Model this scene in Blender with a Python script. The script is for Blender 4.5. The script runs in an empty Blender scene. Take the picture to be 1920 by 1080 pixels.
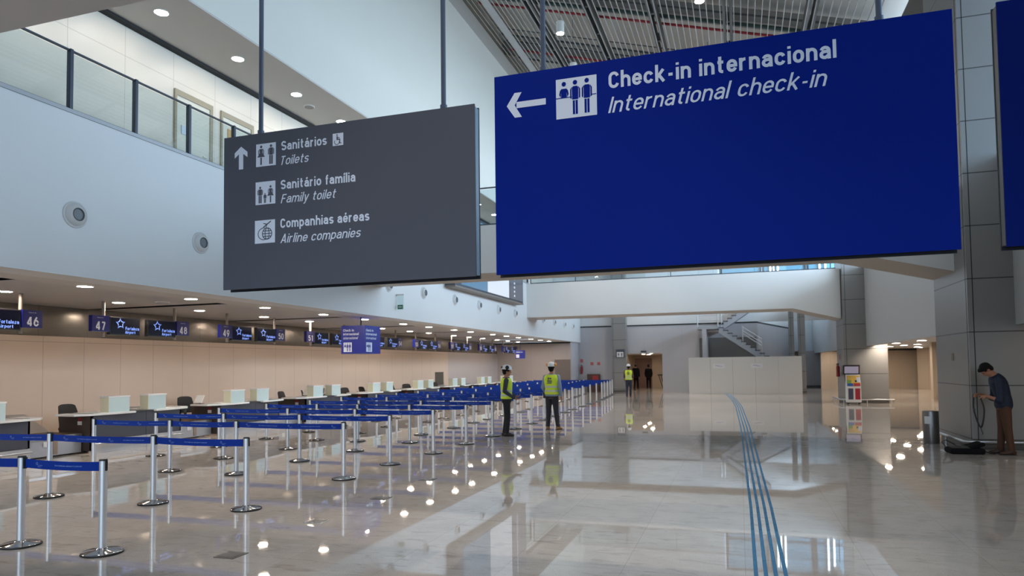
import bpy, bmesh, math, random
from mathutils import Vector, Matrix, Euler
PI = math.pi
random.seed(7)
SC = bpy.context.scene
COL = SC.collection

# ------------------------------------------------------------------ camera
CAM_H = 1.75
YAW, PITCH, ROLL, FPX, PPY = 0.3171, 0.0439, -0.01195, 1299.0, 630.0
fw = Vector((-math.sin(YAW)*math.cos(PITCH), math.cos(YAW)*math.cos(PITCH), math.sin(PITCH)))
r0 = Vector((math.cos(YAW), math.sin(YAW), 0))
u0 = r0.cross(fw)
rr = r0*math.cos(ROLL) + u0*math.sin(ROLL)
uu = u0*math.cos(ROLL) - r0*math.sin(ROLL)
cam_d = bpy.data.cameras.new('camera')
cam = bpy.data.objects.new('camera', cam_d)
COL.objects.link(cam)
cam.matrix_world = Matrix(((rr.x, uu.x, -fw.x, 0), (rr.y, uu.y, -fw.y, 0), (rr.z, uu.z, -fw.z, CAM_H), (0, 0, 0, 1)))
cam_d.sensor_width = 36
cam_d.lens = FPX/1920*36
cam_d.shift_y = (PPY-540)/1920
cam_d.clip_start = 0.05
cam_d.clip_end = 300
cam_d.dof.use_dof = True
cam_d.dof.focus_distance = 7.6
cam_d.dof.aperture_fstop = 2.4
SC.camera = cam

# ------------------------------------------------------------------ colour management, world, daylight
SC.view_settings.view_transform = 'Standard'
SC.view_settings.look = 'None'
SC.view_settings.gamma = 1
SC.view_settings.use_curve_mapping = False
SC.view_settings.exposure = 0.36
SC.cycles.max_bounces = 7
SC.cycles.diffuse_bounces = 4
SC.cycles.glossy_bounces = 4
SC.cycles.transparent_max_bounces = 8
SC.cycles.caustics_reflective = False
SC.cycles.caustics_refractive = False
SC.cycles.sample_clamp_indirect = 6.0
SC.cycles.use_denoising = True

W = bpy.data.worlds.new('world')
SC.world = W
W.use_nodes = True
W.node_tree.nodes['Background'].inputs[0].default_value = (0.62, 0.80, 1.0, 1)
W.node_tree.nodes['Background'].inputs[1].default_value = 1.2

def area(name, loc, rot, sx, sy, power, color):
    d = bpy.data.lights.new(name, 'AREA')
    d.shape = 'RECTANGLE'; d.size = sx; d.size_y = sy
    d.energy = power; d.color = color
    o = bpy.data.objects.new(name, d); COL.objects.link(o)
    o.location = loc; o.rotation_euler = rot
    return o
# daylight through the upper glazing on the right and through the glazed front behind the camera
area('daylight_right', (13.2, 36, 8.1), (0, math.radians(90), 0), 4.2, 38, 8300, (0.60, 0.80, 1.0))
area('daylight_right_near', (13.2, 4, 8.1), (0, math.radians(90), 0), 4.2, 26, 1250, (0.42, 0.70, 1.0))
area('daylight_front', (-3, -13.5, 8.0), (math.radians(90), 0, 0), 16, 9, 550, (0.72, 0.86, 1.0))

# ------------------------------------------------------------------ materials
def lin(c):
    return c/12.92 if c <= 0.04045 else ((c+0.055)/1.055)**2.4
def rgb(r, g, b):
    return (lin(r/255), lin(g/255), lin(b/255), 1)
MATS = {}
def mat(name, col, rough=0.5, metal=0.0, spec=0.5, emit=None, estr=0.0, noise=0.0, nscale=6.0, bump=0.0):
    if name in MATS: return MATS[name]
    m = bpy.data.materials.new(name); m.use_nodes = True
    nt = m.node_tree; b = nt.nodes['Principled BSDF']
    b.inputs['Base Color'].default_value = col
    b.inputs['Roughness'].default_value = rough
    b.inputs['Metallic'].default_value = metal
    b.inputs['Specular IOR Level'].default_value = spec
    if emit:
        b.inputs['Emission Color'].default_value = emit
        b.inputs['Emission Strength'].default_value = estr
    if noise or bump:
        tc = nt.nodes.new('ShaderNodeTexCoord')
        nz = nt.nodes.new('ShaderNodeTexNoise'); nz.inputs['Scale'].default_value = nscale; nz.inputs['Detail'].default_value = 5
        nt.links.new(tc.outputs['Object'], nz.inputs['Vector'])
        if noise:
            mx = nt.nodes.new('ShaderNodeMix'); mx.data_type = 'RGBA'
            mx.inputs[6].default_value = tuple(c*(1-noise) for c in col[:3])+(1,)
            mx.inputs[7].default_value = tuple(min(1, c*(1+noise)) for c in col[:3])+(1,)
            nt.links.new(nz.outputs['Fac'], mx.inputs[0]); nt.links.new(mx.outputs[2], b.inputs['Base Color'])
        if bump:
            bp = nt.nodes.new('ShaderNodeBump'); bp.inputs['Strength'].default_value = bump; bp.inputs['Distance'].default_value = 0.01
            nt.links.new(nz.outputs['Fac'], bp.inputs['Height']); nt.links.new(bp.outputs['Normal'], b.inputs['Normal'])
    MATS[name] = m
    return m

def panel_mat(name, col, joints, rough=0.5, metal=0.0, dark=0.55, spec=0.5, noise=0.03):
    """joints: list of (axis, pitch, offset, width): dark grooves at offset + k*pitch in world coordinates"""
    m = bpy.data.materials.new(name); m.use_nodes = True
    nt = m.node_tree; b = nt.nodes['Principled BSDF']
    b.inputs['Roughness'].default_value = rough; b.inputs['Metallic'].default_value = metal
    b.inputs['Specular IOR Level'].default_value = spec
    g = nt.nodes.new('ShaderNodeNewGeometry'); sp = nt.nodes.new('ShaderNodeSeparateXYZ')
    nt.links.new(g.outputs['Position'], sp.inputs[0])
    def M(op, a, c=None):
        n = nt.nodes.new('ShaderNodeMath'); n.operation = op
        for i, v in enumerate((a, c)):
            if v is None: continue
            if isinstance(v, (int, float)): n.inputs[i].default_value = v
            else: nt.links.new(v, n.inputs[i])
        return n.outputs[0]
    acc = None
    for ax, pitch, off, w in joints:
        v = M('SUBTRACT', sp.outputs['XYZ'.index(ax)], off - 50*pitch)
        v = M('MODULO', v, pitch)
        line = M('LESS_THAN', v, w)
        acc = line if acc is None else M('MAXIMUM', acc, line)
    nz = nt.nodes.new('ShaderNodeTexNoise'); nz.inputs['Scale'].default_value = 1.3; nz.inputs['Detail'].default_value = 4
    nt.links.new(g.outputs['Position'], nz.inputs['Vector'])
    base = nt.nodes.new('ShaderNodeMix'); base.data_type = 'RGBA'
    base.inputs[6].default_value = tuple(c*(1-noise) for c in col[:3])+(1,)
    base.inputs[7].default_value = tuple(min(1, c*(1+noise)) for c in col[:3])+(1,)
    nt.links.new(nz.outputs['Fac'], base.inputs[0])
    mx = nt.nodes.new('ShaderNodeMix'); mx.data_type = 'RGBA'
    nt.links.new(acc, mx.inputs[0]); nt.links.new(base.outputs[2], mx.inputs[6])
    mx.inputs[7].default_value = tuple(c*dark for c in col[:3])+(1,)
    nt.links.new(mx.outputs[2], b.inputs['Base Color'])
    MATS[name] = m
    return m

def glass_mat(name, tint, gloss=1.0):
    m = bpy.data.materials.new(name); m.use_nodes = True
    nt = m.node_tree; nt.nodes.remove(nt.nodes['Principled BSDF'])
    out = nt.nodes['Material Output']
    t = nt.nodes.new('ShaderNodeBsdfTransparent'); t.inputs[0].default_value = tint
    g = nt.nodes.new('ShaderNodeBsdfGlossy'); g.inputs['Roughness'].default_value = 0.02
    lw = nt.nodes.new('ShaderNodeLayerWeight'); lw.inputs[0].default_value = 0.5
    pw = nt.nodes.new('ShaderNodeMath'); pw.operation = 'POWER'; pw.inputs[1].default_value = 4.0
    f = nt.nodes.new('ShaderNodeMath'); f.operation = 'MULTIPLY_ADD'; f.inputs[1].default_value = 0.7; f.inputs[2].default_value = 0.05
    nt.links.new(lw.outputs['Facing'], pw.inputs[0]); nt.links.new(pw.outputs[0], f.inputs[0])
    mx = nt.nodes.new('ShaderNodeMixShader')
    nt.links.new(f.outputs[0], mx.inputs[0]); nt.links.new(t.outputs[0], mx.inputs[1]); nt.links.new(g.outputs[0], mx.inputs[2])
    nt.links.new(mx.outputs[0], out.inputs[0])
    MATS[name] = m
    return m

def floor_mat():
    m = bpy.data.materials.new('polished_granite'); m.use_nodes = True
    nt = m.node_tree; b = nt.nodes['Principled BSDF']
    g = nt.nodes.new('ShaderNodeNewGeometry')
    def noise(scale, detail, dist, stretch=None):
        n = nt.nodes.new('ShaderNodeTexNoise'); n.inputs['Scale'].default_value = scale
        n.inputs['Detail'].default_value = detail; n.inputs['Distortion'].default_value = dist
        if stretch:
            mp = nt.nodes.new('ShaderNodeMapping'); mp.inputs['Scale'].default_value = stretch
            nt.links.new(g.outputs['Position'], mp.inputs[0]); nt.links.new(mp.outputs[0], n.inputs['Vector'])
        else: nt.links.new(g.outputs['Position'], n.inputs['Vector'])
        return n.outputs['Fac']
    def ramp(fac, stops):
        r = nt.nodes.new('ShaderNodeValToRGB')
        r.color_ramp.elements[0].position, r.color_ramp.elements[0].color = stops[0]
        r.color_ramp.elements[1].position, r.color_ramp.elements[1].color = stops[1]
        nt.links.new(fac, r.inputs[0]); return r.outputs[0]
    def mul(a, c, f=1.0):
        x = nt.nodes.new('ShaderNodeMix'); x.data_type = 'RGBA'; x.blend_type = 'MULTIPLY'; x.inputs[0].default_value = f
        nt.links.new(a, x.inputs[6]); nt.links.new(c, x.inputs[7]); return x.outputs[2]
    base = ramp(noise(3.0, 6, 0.6), [(0.3, (0.50, 0.455, 0.42, 1)), (0.7, (0.57, 0.525, 0.49, 1))])
    vein = ramp(noise(5.0, 8, 1.2, (0.6, 1.8, 1)), [(0.30, (0.74, 0.72, 0.71, 1)), (0.44, (1, 1, 1, 1))])
    speck = ramp(noise(90, 2, 0), [(0.32, (0.78, 0.77, 0.76, 1)), (0.5, (1, 1, 1, 1))])
    c = mul(mul(base, vein, 0.8), speck, 0.7)
    br = nt.nodes.new('ShaderNodeTexBrick'); br.offset = 0; br.inputs['Scale'].default_value = 1
    br.inputs['Brick Width'].default_value = 1.0; br.inputs['Row Height'].default_value = 1.0
    br.inputs['Mortar Size'].default_value = 0.003
    br.inputs['Color1'].default_value = (1, 1, 1, 1); br.inputs['Color2'].default_value = (0.93, 0.93, 0.93, 1)
    br.inputs['Mortar'].default_value = (0.75, 0.74, 0.73, 1)
    nt.links.new(g.outputs['Position'], br.inputs['Vector'])
    c = mul(c, br.outputs['Color'])
    nt.links.new(c, b.inputs['Base Color'])
    b.inputs['Roughness'].default_value = 0.025
    b.inputs['IOR'].default_value = 1.52
    return m

M_FLOOR = floor_mat()
M_WHITE = mat('white_paint', (0.66, 0.67, 0.68, 1), 0.45, noise=0.02, nscale=1.0)
M_WHITE2 = mat('bridge_white_paint', (0.70, 0.70, 0.69, 1), 0.5, noise=0.02, nscale=1.0)
M_CEIL = mat('ceiling_plaster', (0.56, 0.54, 0.52, 1), 0.6)
M_METCEIL = panel_mat('metal_ceiling_panels', (0.46, 0.44, 0.43, 1), [('Y', 1.235, 8.1, 0.012), ('X', 0.62, -10.6, 0.01)], 0.4, dark=0.8)
M_BEIGE = panel_mat('beige_wall_panels', (0.58, 0.45, 0.36, 1), [('Y', 1.05, 11.75, 0.012), ('Z', 20, 2.44, 0.012)], 0.45, dark=0.6)
M_MAUVE = panel_mat('mauve_wall_panels', (0.44, 0.39, 0.38, 1), [('Y', 1.2, 0.3, 0.012), ('X', 1.2, 0.3, 0.012)], 0.5, dark=0.8)
M_BAND = panel_mat('taupe_metal_band', (0.27, 0.235, 0.20, 1), [('Y', 1.25, 0.4, 0.012)], 0.16, 0.55, dark=0.6)
M_PILLAR = panel_mat('grey_cladding_panels', (0.25, 0.24, 0.235, 1), [('Z', 1.065, 1.25, 0.022)], 0.32, 0.25, dark=0.25)
M_FARGREY = panel_mat('far_grey_panels', (0.45, 0.445, 0.475, 1), [('X', 1.2, 0.1, 0.012), ('Y', 1.2, 0.1, 0.012)], 0.5, dark=0.85)
M_CREAM = panel_mat('cream_panels', (0.56, 0.455, 0.35, 1), [('X', 1.4, 0.2, 0.012), ('Y', 1.4, 0.2, 0.012)], 0.5, dark=0.75)
M_BALC = panel_mat('balcony_cream_panels', (0.66, 0.61, 0.53, 1), [('Y', 1.3, 9.65, 0.014), ('Z', 20, 8.3, 0.014)], 0.4, dark=0.72)
M_BLACK = mat('black_gap', (0.012, 0.012, 0.012, 1), 0.7)
M_DKSTEEL = mat('dark_steel', (0.055, 0.065, 0.085, 1), 0.4, 0.6)
M_POSTST = mat('sign_post_paint', (0.075, 0.095, 0.14, 1), 0.4, 0.2)
M_STEEL = mat('stainless_steel', (0.62, 0.62, 0.63, 1), 0.28, 1.0)
M_ALU = mat('satin_aluminium', (0.86, 0.87, 0.90, 1), 0.36, 0.8)
M_CHROME = mat('chrome_disc', (0.42, 0.40, 0.40, 1), 0.10, 1.0)
M_RUBBER = mat('black_rubber', (0.015, 0.015, 0.015, 1), 0.5)
M_BELT = mat('blue_belt_fabric', rgb(0, 52, 150), 0.6, spec=0.25, noise=0.06, nscale=30)
M_BELTPRINT = mat('pale_blue_print', rgb(140, 170, 225), 0.6)
M_SIGNGREY = mat('sign_grey_film', rgb(86, 88, 98), 0.6, spec=0.2, noise=0.03, nscale=2)
M_SIGNBLUE = mat('sign_blue_film', rgb(0, 32, 132), 0.6, spec=0.08, noise=0.03, nscale=2)
M_SIGNEDGE = mat('sign_core_lit_blue', rgb(150, 180, 205), 0.4, 0.0)  # daylight on the sign's edge is put into this pale blue
M_SIGNEDGE_DK = mat('sign_core_dark_brown', rgb(88, 84, 80), 0.4, 0.3)  # darker brown edge colour
M_SIGNWHITE = mat('sign_white_film', rgb(222, 228, 242), 0.5)
M_GLASS = glass_mat('greenish_glass', (0.85, 0.905, 0.92, 1))
M_CLEAR = glass_mat('clear_glass', (0.86, 0.92, 0.91, 1))
M_LAMP = mat('lamp_lens', (1, 1, 1, 1), 0.4, emit=(1.0, 0.86, 0.70, 1), estr=135)
M_LAMPW = mat('lamp_lens_neutral', (1, 1, 1, 1), 0.4, emit=(1.0, 0.90, 0.78, 1), estr=95)
M_LAMPRIM = mat('lamp_rim', (0.75, 0.74, 0.72, 1), 0.4)
M_DESKGREY = mat('slate_laminate', rgb(70, 71, 80), 0.45)
M_DESKBROWN = mat('dark_brown_laminate', rgb(62, 52, 48), 0.5)
M_DESKWHITE = mat('white_laminate', (0.88, 0.87, 0.86, 1), 0.3)
M_FROST = mat('frosted_glass', (0.62, 0.76, 0.76, 1), 0.25)
M_FROSTSIDE = mat('frosted_glass_cream', (0.74, 0.74, 0.56, 1), 0.3)
M_BELTBROWN = mat('conveyor_belt_brown', rgb(92, 70, 52), 0.6)
M_LTSTEEL = mat('pale_steel_panel', (0.50, 0.50, 0.53, 1), 0.35, 0.5)
M_MESH = mat('black_mesh_fabric', (0.02, 0.018, 0.016, 1), 0.8, bump=0.4, nscale=120)
M_PLASTIC = mat('black_plastic', (0.02, 0.02, 0.022, 1), 0.4)
M_SCREENNAVY = mat('navy_screen', rgb(4, 5, 16), 0.15, emit=rgb(10, 14, 60), estr=0.12)
M_LOGO = mat('lit_logo', rgb(120, 150, 230), 0.5, emit=rgb(120, 150, 235), estr=0.8)
M_RED = mat('red_paint', rgb(150, 30, 35), 0.45)
M_PAPER = mat('white_paper', (0.78, 0.78, 0.77, 1), 0.7)
M_GREEN = mat('exit_green', rgb(30, 120, 80), 0.5)
M_WOOD = mat('dark_wood', rgb(70, 45, 35), 0.5, noise=0.2, nscale=12)
M_HOARD = panel_mat('hoarding_panels', (0.56, 0.55, 0.53, 1), [('X', 1.23, -1.75, 0.015)], 0.5, dark=0.8)
M_STAIRST = mat('painted_stair_steel', (0.36, 0.38, 0.42, 1), 0.45, 0.2)
M_TREAD = mat('dark_tread', (0.03, 0.03, 0.035, 1), 0.6)
M_DOORBR = mat('brown_grey_door', rgb(110, 100, 97), 0.5)

# ------------------------------------------------------------------ mesh helpers
class MB:
    def __init__(s): s.v = []; s.f = []
    def add(s, vs, fs):
        n = len(s.v); s.v += [tuple(p) for p in vs]; s.f += [tuple(i+n for i in f) for f in fs]; return s
    def box(s, x0, x1, y0, y1, z0, z1):
        return s.add([(x0,y0,z0),(x1,y0,z0),(x1,y1,z0),(x0,y1,z0),(x0,y0,z1),(x1,y0,z1),(x1,y1,z1),(x0,y1,z1)],
                     [(3,2,1,0),(4,5,6,7),(0,1,5,4),(1,2,6,5),(2,3,7,6),(3,0,4,7)])
    def obox(s, c, ax, ay, az, hx, hy, hz):
        c = Vector(c); ax, ay, az = Vector(ax)*hx, Vector(ay)*hy, Vector(az)*hz
        vs = [c+ax*i+ay*j+az*k for k in (-1,1) for (i,j) in ((-1,-1),(1,-1),(1,1),(-1,1))]
        return s.add(vs, [(3,2,1,0),(4,5,6,7),(0,1,5,4),(1,2,6,5),(2,3,7,6),(3,0,4,7)])
    def bar(s, p, q, w, h, up=(0,0,1)):
        p, q = Vector(p), Vector(q); d = (q-p); L = d.length; d.normalize()
        up = Vector(up)
        side = d.cross(up)
        if side.length < 1e-4: side = d.cross(Vector((1,0,0)))
        side.normalize(); u = side.cross(d)
        return s.obox((p+q)/2, d, side, u, L/2, w/2, h/2)
    def prism(s, poly, axis, a, b):
        """poly: 2D points; extruded along axis ('X','Y','Z') from a to b"""
        n = len(poly)
        def P(p, t):
            if axis == 'X': return (t, p[0], p[1])
            if axis == 'Y': return (p[0], t, p[1])
            return (p[0], p[1], t)
        vs = [P(p, a) for p in poly]+[P(p, b) for p in poly]
        fs = [tuple(range(n))[::-1], tuple(range(n, 2*n))]+[(i, (i+1) % n, (i+1) % n+n, i+n) for i in range(n)]
        return s.add(vs, fs)
    def cyl(s, p, q, r0, r1=None, n=20, caps=True):
        if r1 is None: r1 = r0
        p, q = Vector(p), Vector(q); d = (q-p).normalized()
        a = d.cross(Vector((0,0,1)))
        if a.length < 1e-3: a = Vector((1,0,0))
        a.normalize(); b = d.cross(a)
        vs = []
        for c, r in ((p, r0), (q, r1)):
            for i in range(n):
                t = 2*PI*i/n; vs.append(c+a*(r*math.cos(t))+b*(r*math.sin(t)))
        fs = [(i, (i+1) % n, (i+1) % n+n, i+n) for i in range(n)]
        if caps: fs += [tuple(range(n))[::-1], tuple(range(n, 2*n))]
        return s.add(vs, fs)
    def tube(s, pts, r, n=10, closed=False):
        pts = [Vector(p) for p in pts]; vs = []; fs = []; m = len(pts)
        ref = None
        for i, p in enumerate(pts):
            t = (pts[(i+1) % m]-pts[i-1]) if closed else (pts[min(i+1, m-1)]-pts[max(i-1, 0)])
            t.normalize()
            if ref is None:
                ref = t.cross(Vector((0,0,1)))
                if ref.length < 1e-3: ref = t.cross(Vector((1,0,0)))
            a = (ref - t*ref.dot(t)).normalized(); ref = a; b = t.cross(a)
            for k in range(n):
                w = 2*PI*k/n; vs.append(p+a*(r*math.cos(w))+b*(r*math.sin(w)))
        for i in range(m if closed else m-1):
            j = (i+1) % m
            for k in range(n): fs.append((i*n+k, i*n+(k+1) % n, j*n+(k+1) % n, j*n+k))
        if not closed: fs += [tuple(range(n))[::-1], tuple(range((m-1)*n, m*n))]
        return s.add(vs, fs)
    def lathe(s, prof, c=(0,0,0), n=32, axis='Z'):
        vs = []; fs = []; m = len(prof)
        for r, h in prof:
            for k in range(n):
                w = 2*PI*k/n; x, y = r*math.cos(w), r*math.sin(w)
                if axis == 'Z': vs.append((c[0]+x, c[1]+y, c[2]+h))
                elif axis == 'X': vs.append((c[0]+h, c[1]+x, c[2]+y))
                else: vs.append((c[0]+x, c[1]+h, c[2]+y))
        for i in range(m-1):
            for k in range(n): fs.append((i*n+k, i*n+(k+1) % n, (i+1)*n+(k+1) % n, (i+1)*n+k))
        fs += [tuple(range(n))[::-1], tuple(range((m-1)*n, m*n))]
        return s.add(vs, fs)
    def sphere(s, c, r, M3=None, n=16, m=10):
        if not hasattr(r, '__len__'): r = (r, r, r)
        vs = []; fs = []
        for i in range(1, m):
            th = PI*i/m
            for k in range(n):
                ph = 2*PI*k/n
                p = Vector((r[0]*math.sin(th)*math.cos(ph), r[1]*math.sin(th)*math.sin(ph), r[2]*math.cos(th)))
                if M3 is not None: p = M3 @ p
                vs.append(Vector(c)+p)
        top, bot = Vector((0,0,r[2])), Vector((0,0,-r[2]))
        if M3 is not None: top, bot = M3 @ top, M3 @ bot
        vs += [Vector(c)+top, Vector(c)+bot]
        T, B = len(vs)-2, len(vs)-1
        for i in range(m-2):
            for k in range(n): fs.append((i*n+k, (i+1)*n+k, (i+1)*n+(k+1) % n, i*n+(k+1) % n))
        for k in range(n):
            fs.append((T, k, (k+1) % n)); fs.append((B, (m-2)*n+(k+1) % n, (m-2)*n+k))
        return s.add(vs, fs)
    def chain(s, pts, radii, n=14):
        for i in range(len(pts)):
            s.sphere(pts[i], radii[i], n=n, m=10)
            if i: s.cyl(pts[i-1], pts[i], radii[i-1], radii[i], n=n)
        return s
    def mesh(s, name, m, smooth=False, angle=40):
        me = bpy.data.meshes.new(name)
        me.from_pydata([tuple(p) for p in s.v], [], s.f)
        bm = bmesh.new(); bm.from_mesh(me); bmesh.ops.recalc_face_normals(bm, faces=bm.faces); bm.to_mesh(me); bm.free()
        if smooth:
            me.polygons.foreach_set('use_smooth', [True]*len(me.polygons))
            me.set_sharp_from_angle(angle=math.radians(angle))
        if m: me.materials.append(m)
        return me
    def build(s, name, m, parent=None, smooth=False, bevel=0, angle=40):
        o = bpy.data.objects.new(name, s.mesh(name, m, smooth, angle)); COL.objects.link(o)
        if parent: o.parent = parent
        if bevel:
            md = o.modifiers.new('bevel', 'BEVEL'); md.width = bevel; md.segments = 2; md.limit_method = 'ANGLE'
        return o
def linkmesh(name, me, parent=None, loc=None):
    o = bpy.data.objects.new(name, me); COL.objects.link(o)
    if parent: o.parent = parent
    if loc: o.location = loc
    return o
def tag(o, label, cat, group=None, kind=None):
    if label: o['label'] = label
    if cat: o['category'] = cat
    if group: o['group'] = group
    if kind: o['kind'] = kind
    return o
def thing(name, label, cat, loc=(0,0,0), rz=0, group=None):
    o = bpy.data.objects.new(name, None); COL.objects.link(o)
    o.location = loc; o.rotation_euler = (0, 0, rz); o.empty_display_size = 0.1
    return tag(o, label, cat, group)
def struct(name, mb, m, parent=None, smooth=False, label=None, bevel=0):
    o = mb.build(name, m, parent, smooth, bevel)
    if not parent:
        o['kind'] = 'structure'
        if label: o['label'] = label; 
    return o
def copy_thing(root, loc, label, rz=None):
    r = root.copy(); COL.objects.link(r); r.location = loc
    if rz is not None: r.rotation_euler = (0, 0, rz)
    r['label'] = label
    for ch in root.children:
        c = ch.copy(); COL.objects.link(c); c.parent = r
        for g in ch.children:
            d = g.copy(); COL.objects.link(d); d.parent = c
    return r
ORD = ['first','second','third','fourth','fifth','sixth','seventh','eighth','ninth','tenth','eleventh','twelfth','thirteenth','fourteenth',
       'fifteenth','sixteenth','seventeenth','eighteenth','nineteenth','twentieth','twenty-first','twenty-second','twenty-third','twenty-fourth']

# ------------------------------------------------------------------ lettering: a condensed stroke alphabet
XH = 0.73
def _arc(cx, cy, rx, ry, a0, a1, n=9):
    return [(cx+rx*math.cos(math.radians(a0+(a1-a0)*i/n)), cy+ry*math.sin(math.radians(a0+(a1-a0)*i/n))) for i in range(n+1)]
def _stad(x0, x1, y0, y1, k=0.5):
    cx = (x0+x1)/2; rx = (x1-x0)/2; ry = min((y1-y0)/2, rx*1.12)
    return _arc(cx, y1-ry, rx, ry, 0, 180, 12)+_arc(cx, y0+ry, rx, ry, 180, 360, 12)
def glyphs(w):
    h = w/2; W = 0.40; ry = W/2*1.1; x = XH-h; A = 1.03; C = 1.0-h; b = h
    arch = lambda x0, x1: [(x0, x-ry*1.0)]+_arc((x0+x1)/2, x-ry, (x1-x0)/2, ry, 180, 0)+[(x1, 0)]
    cw = 0.46; cry = cw/2*1.1
    acc = lambda cx: [[(cx-0.03, 0.82), (cx+0.09, 1.0)]]
    a_ = [_arc(W/2, x-ry*.85, W/2-.01, ry*.85, 165, 0)+[(W, 0)], [(W, XH*.57), (W*.5, XH*.57)]+_arc(W*.45, (XH*.57+b)/2, W*.45, (XH*.57-b)/2, 90, 270)+[(W*.55, b), (W, b+.14)]]
    e_ = [[(h, XH*.5), (W-h, XH*.5)], [(W, XH*.5-h), (W, x-ry)]+_arc(W/2, x-ry, W/2, ry, 0, 180)+_arc(W/2, b+ry, W/2, ry, 180, 338)]
    o_ = [_stad(0, W, b, x)+[(W, x-ry)]]
    i_ = [[(0, 0), (0, XH)]]
    S = lambda W, T: [_arc(W/2, T-h-(T/2-h)/2*1.0+.0, W/2, (T/2-h)/2+.0, 22, 180, 8)+[(W*.02, T*.60), (W*.25, T*.535), (W*.75, T*.465), (W*.98, T*.40)]+_arc(W/2, h+(T/2-h)/2, W/2, (T/2-h)/2, 0, -158, 8)]
    G = {
     'a': (a_, W), 'á': (a_+acc(W/2), W), 'e': (e_, W), 'é': (e_+acc(W/2), W), 'o': (o_, W), 'i': (i_+[[(0, .86), (0, 1.0)]], 0), 'í': (i_+acc(0), 0),
     'c': ([_arc(W/2, x-ry, W/2, ry, 20, 180)+_arc(W/2, b+ry, W/2, ry, 180, 340)], W),
     'n': ([[(0, 0), (0, XH)], arch(0, W)], W), 'h': ([[(0, 0), (0, A)], arch(0, W)], W), 'l': ([[(0, 0), (0, A)]], 0),
     'm': ([[(0, 0), (0, XH)], arch(0, W*.88), arch(W*.88, W*1.76)], W*1.76),
     'r': ([[(0, 0), (0, XH)], [(0, x-.22)]+_arc(.24, x-.20, .24, .20, 180, 85, 6)], .26),
     's': (S(.36, XH), .36), 'S': (S(cw, 1.0), cw),
     't': ([[(.11, .97), (.11, .2)]+_arc(.27, .2, .16, .2-h, 180, 275, 6), [(-.02, XH-h), (.30, XH-h)]], .29),
     'k': ([[(0, 0), (0, A)], [(W-.02, XH), (.02, .27)], [(.13, .40), (W+.01, 0)]], W),
     'p': ([[(0, -.27), (0, XH)], _stad(0, W, b, x)+[(W, x-ry)]], W), 'b': ([[(0, 0), (0, A)], _stad(0, W, b, x)+[(W, x-ry)]], W),
     'f': ([[(.11, 0), (.11, .84)]+_arc(.27, .84, .16, .19-h, 180, 85, 6), [(-.02, XH-h), (.28, XH-h)]], .26),
     'y': ([[(0, XH), (W/2, .02)], [(W, XH), (W*.42, -.16), (W*.3, -.235), (W*.08, -.25)]], W),
     'z': ([[(0, x), (W-.04, x), (0, b), (W-.02, b)]], W-.02),
     '-': ([[(0, .36), (.24, .36)]], .24), '.': ([[(0, 0), (0, w*1.05)]], 0),
     'C': ([_arc(cw/2, C-cry, cw/2, cry, 15, 180)+_arc(cw/2, b+cry, cw/2, cry, 180, 345)], cw),
     'I': ([[(0, 0), (0, 1)]], 0), 'T': ([[(0, C), (.48, C)], [(.24, 0), (.24, 1)]], .48),
     'F': ([[(0, 0), (0, 1)], [(0, C), (.42, C)], [(0, .52), (.36, .52)]], .40),
     'A': ([[(0, 0), (.25, 1)], [(.25, 1), (.50, 0)], [(.09, .28), (.41, .28)]], .50),
     'D': ([[(0, 0), (0, 1)], [(0, C), (.2, C)]+_arc(.2, .5, .28, .5-h, 90, -90, 12)+[(0, b)]], .48),
     'Í': ([[(0, 0), (0, 1)], [(-.03, 1.1), (.09, 1.26)]], 0),
     '0': ([_stad(0, W, b, C)+[(W, C-ry)]], W), '1': ([[(.02, .82), (.2, .97)], [(.2, 0), (.2, 1)]], .26),
     '2': ([_arc(W/2, C-ry, W/2, ry, 165, -25)+[(0, b)], [(0, b), (W, b)]], W),
     '3': ([_arc(W/2, C-.2, W/2, .2, 160, -90)+[], _arc(W/2, b+.24, W/2, .24, 90, -165)], W),
     '4': ([[(.33, 0), (.33, 1)], [(.31, .97), (-.02, .27)], [(-.04, .25), (.46, .25)]], .46),
     '5': ([[(W-.02, C), (.05, C), (.02, .53)], [(.02, .5)]+_arc(W/2, b+.27, W/2, .27, 125, -160)], W),
     '6': ([_stad(0, W, b, .62), [(0, .35), (.06, .62), (.27, 1)]], W), '7': ([[(0, C), (W, C)], [(W-.01, C), (.13, 0)]], W),
     '8': ([_stad(.02, W-.02, .53, C)+[(W-.02, C-.2)], _stad(0, W, b, .54)+[(W, .3)]], W),
     '9': ([_stad(0, W, .38, C), [(W, .65), (W-.06, .38), (.13, 0)]], W)}
    return G
_gc = {}
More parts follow.
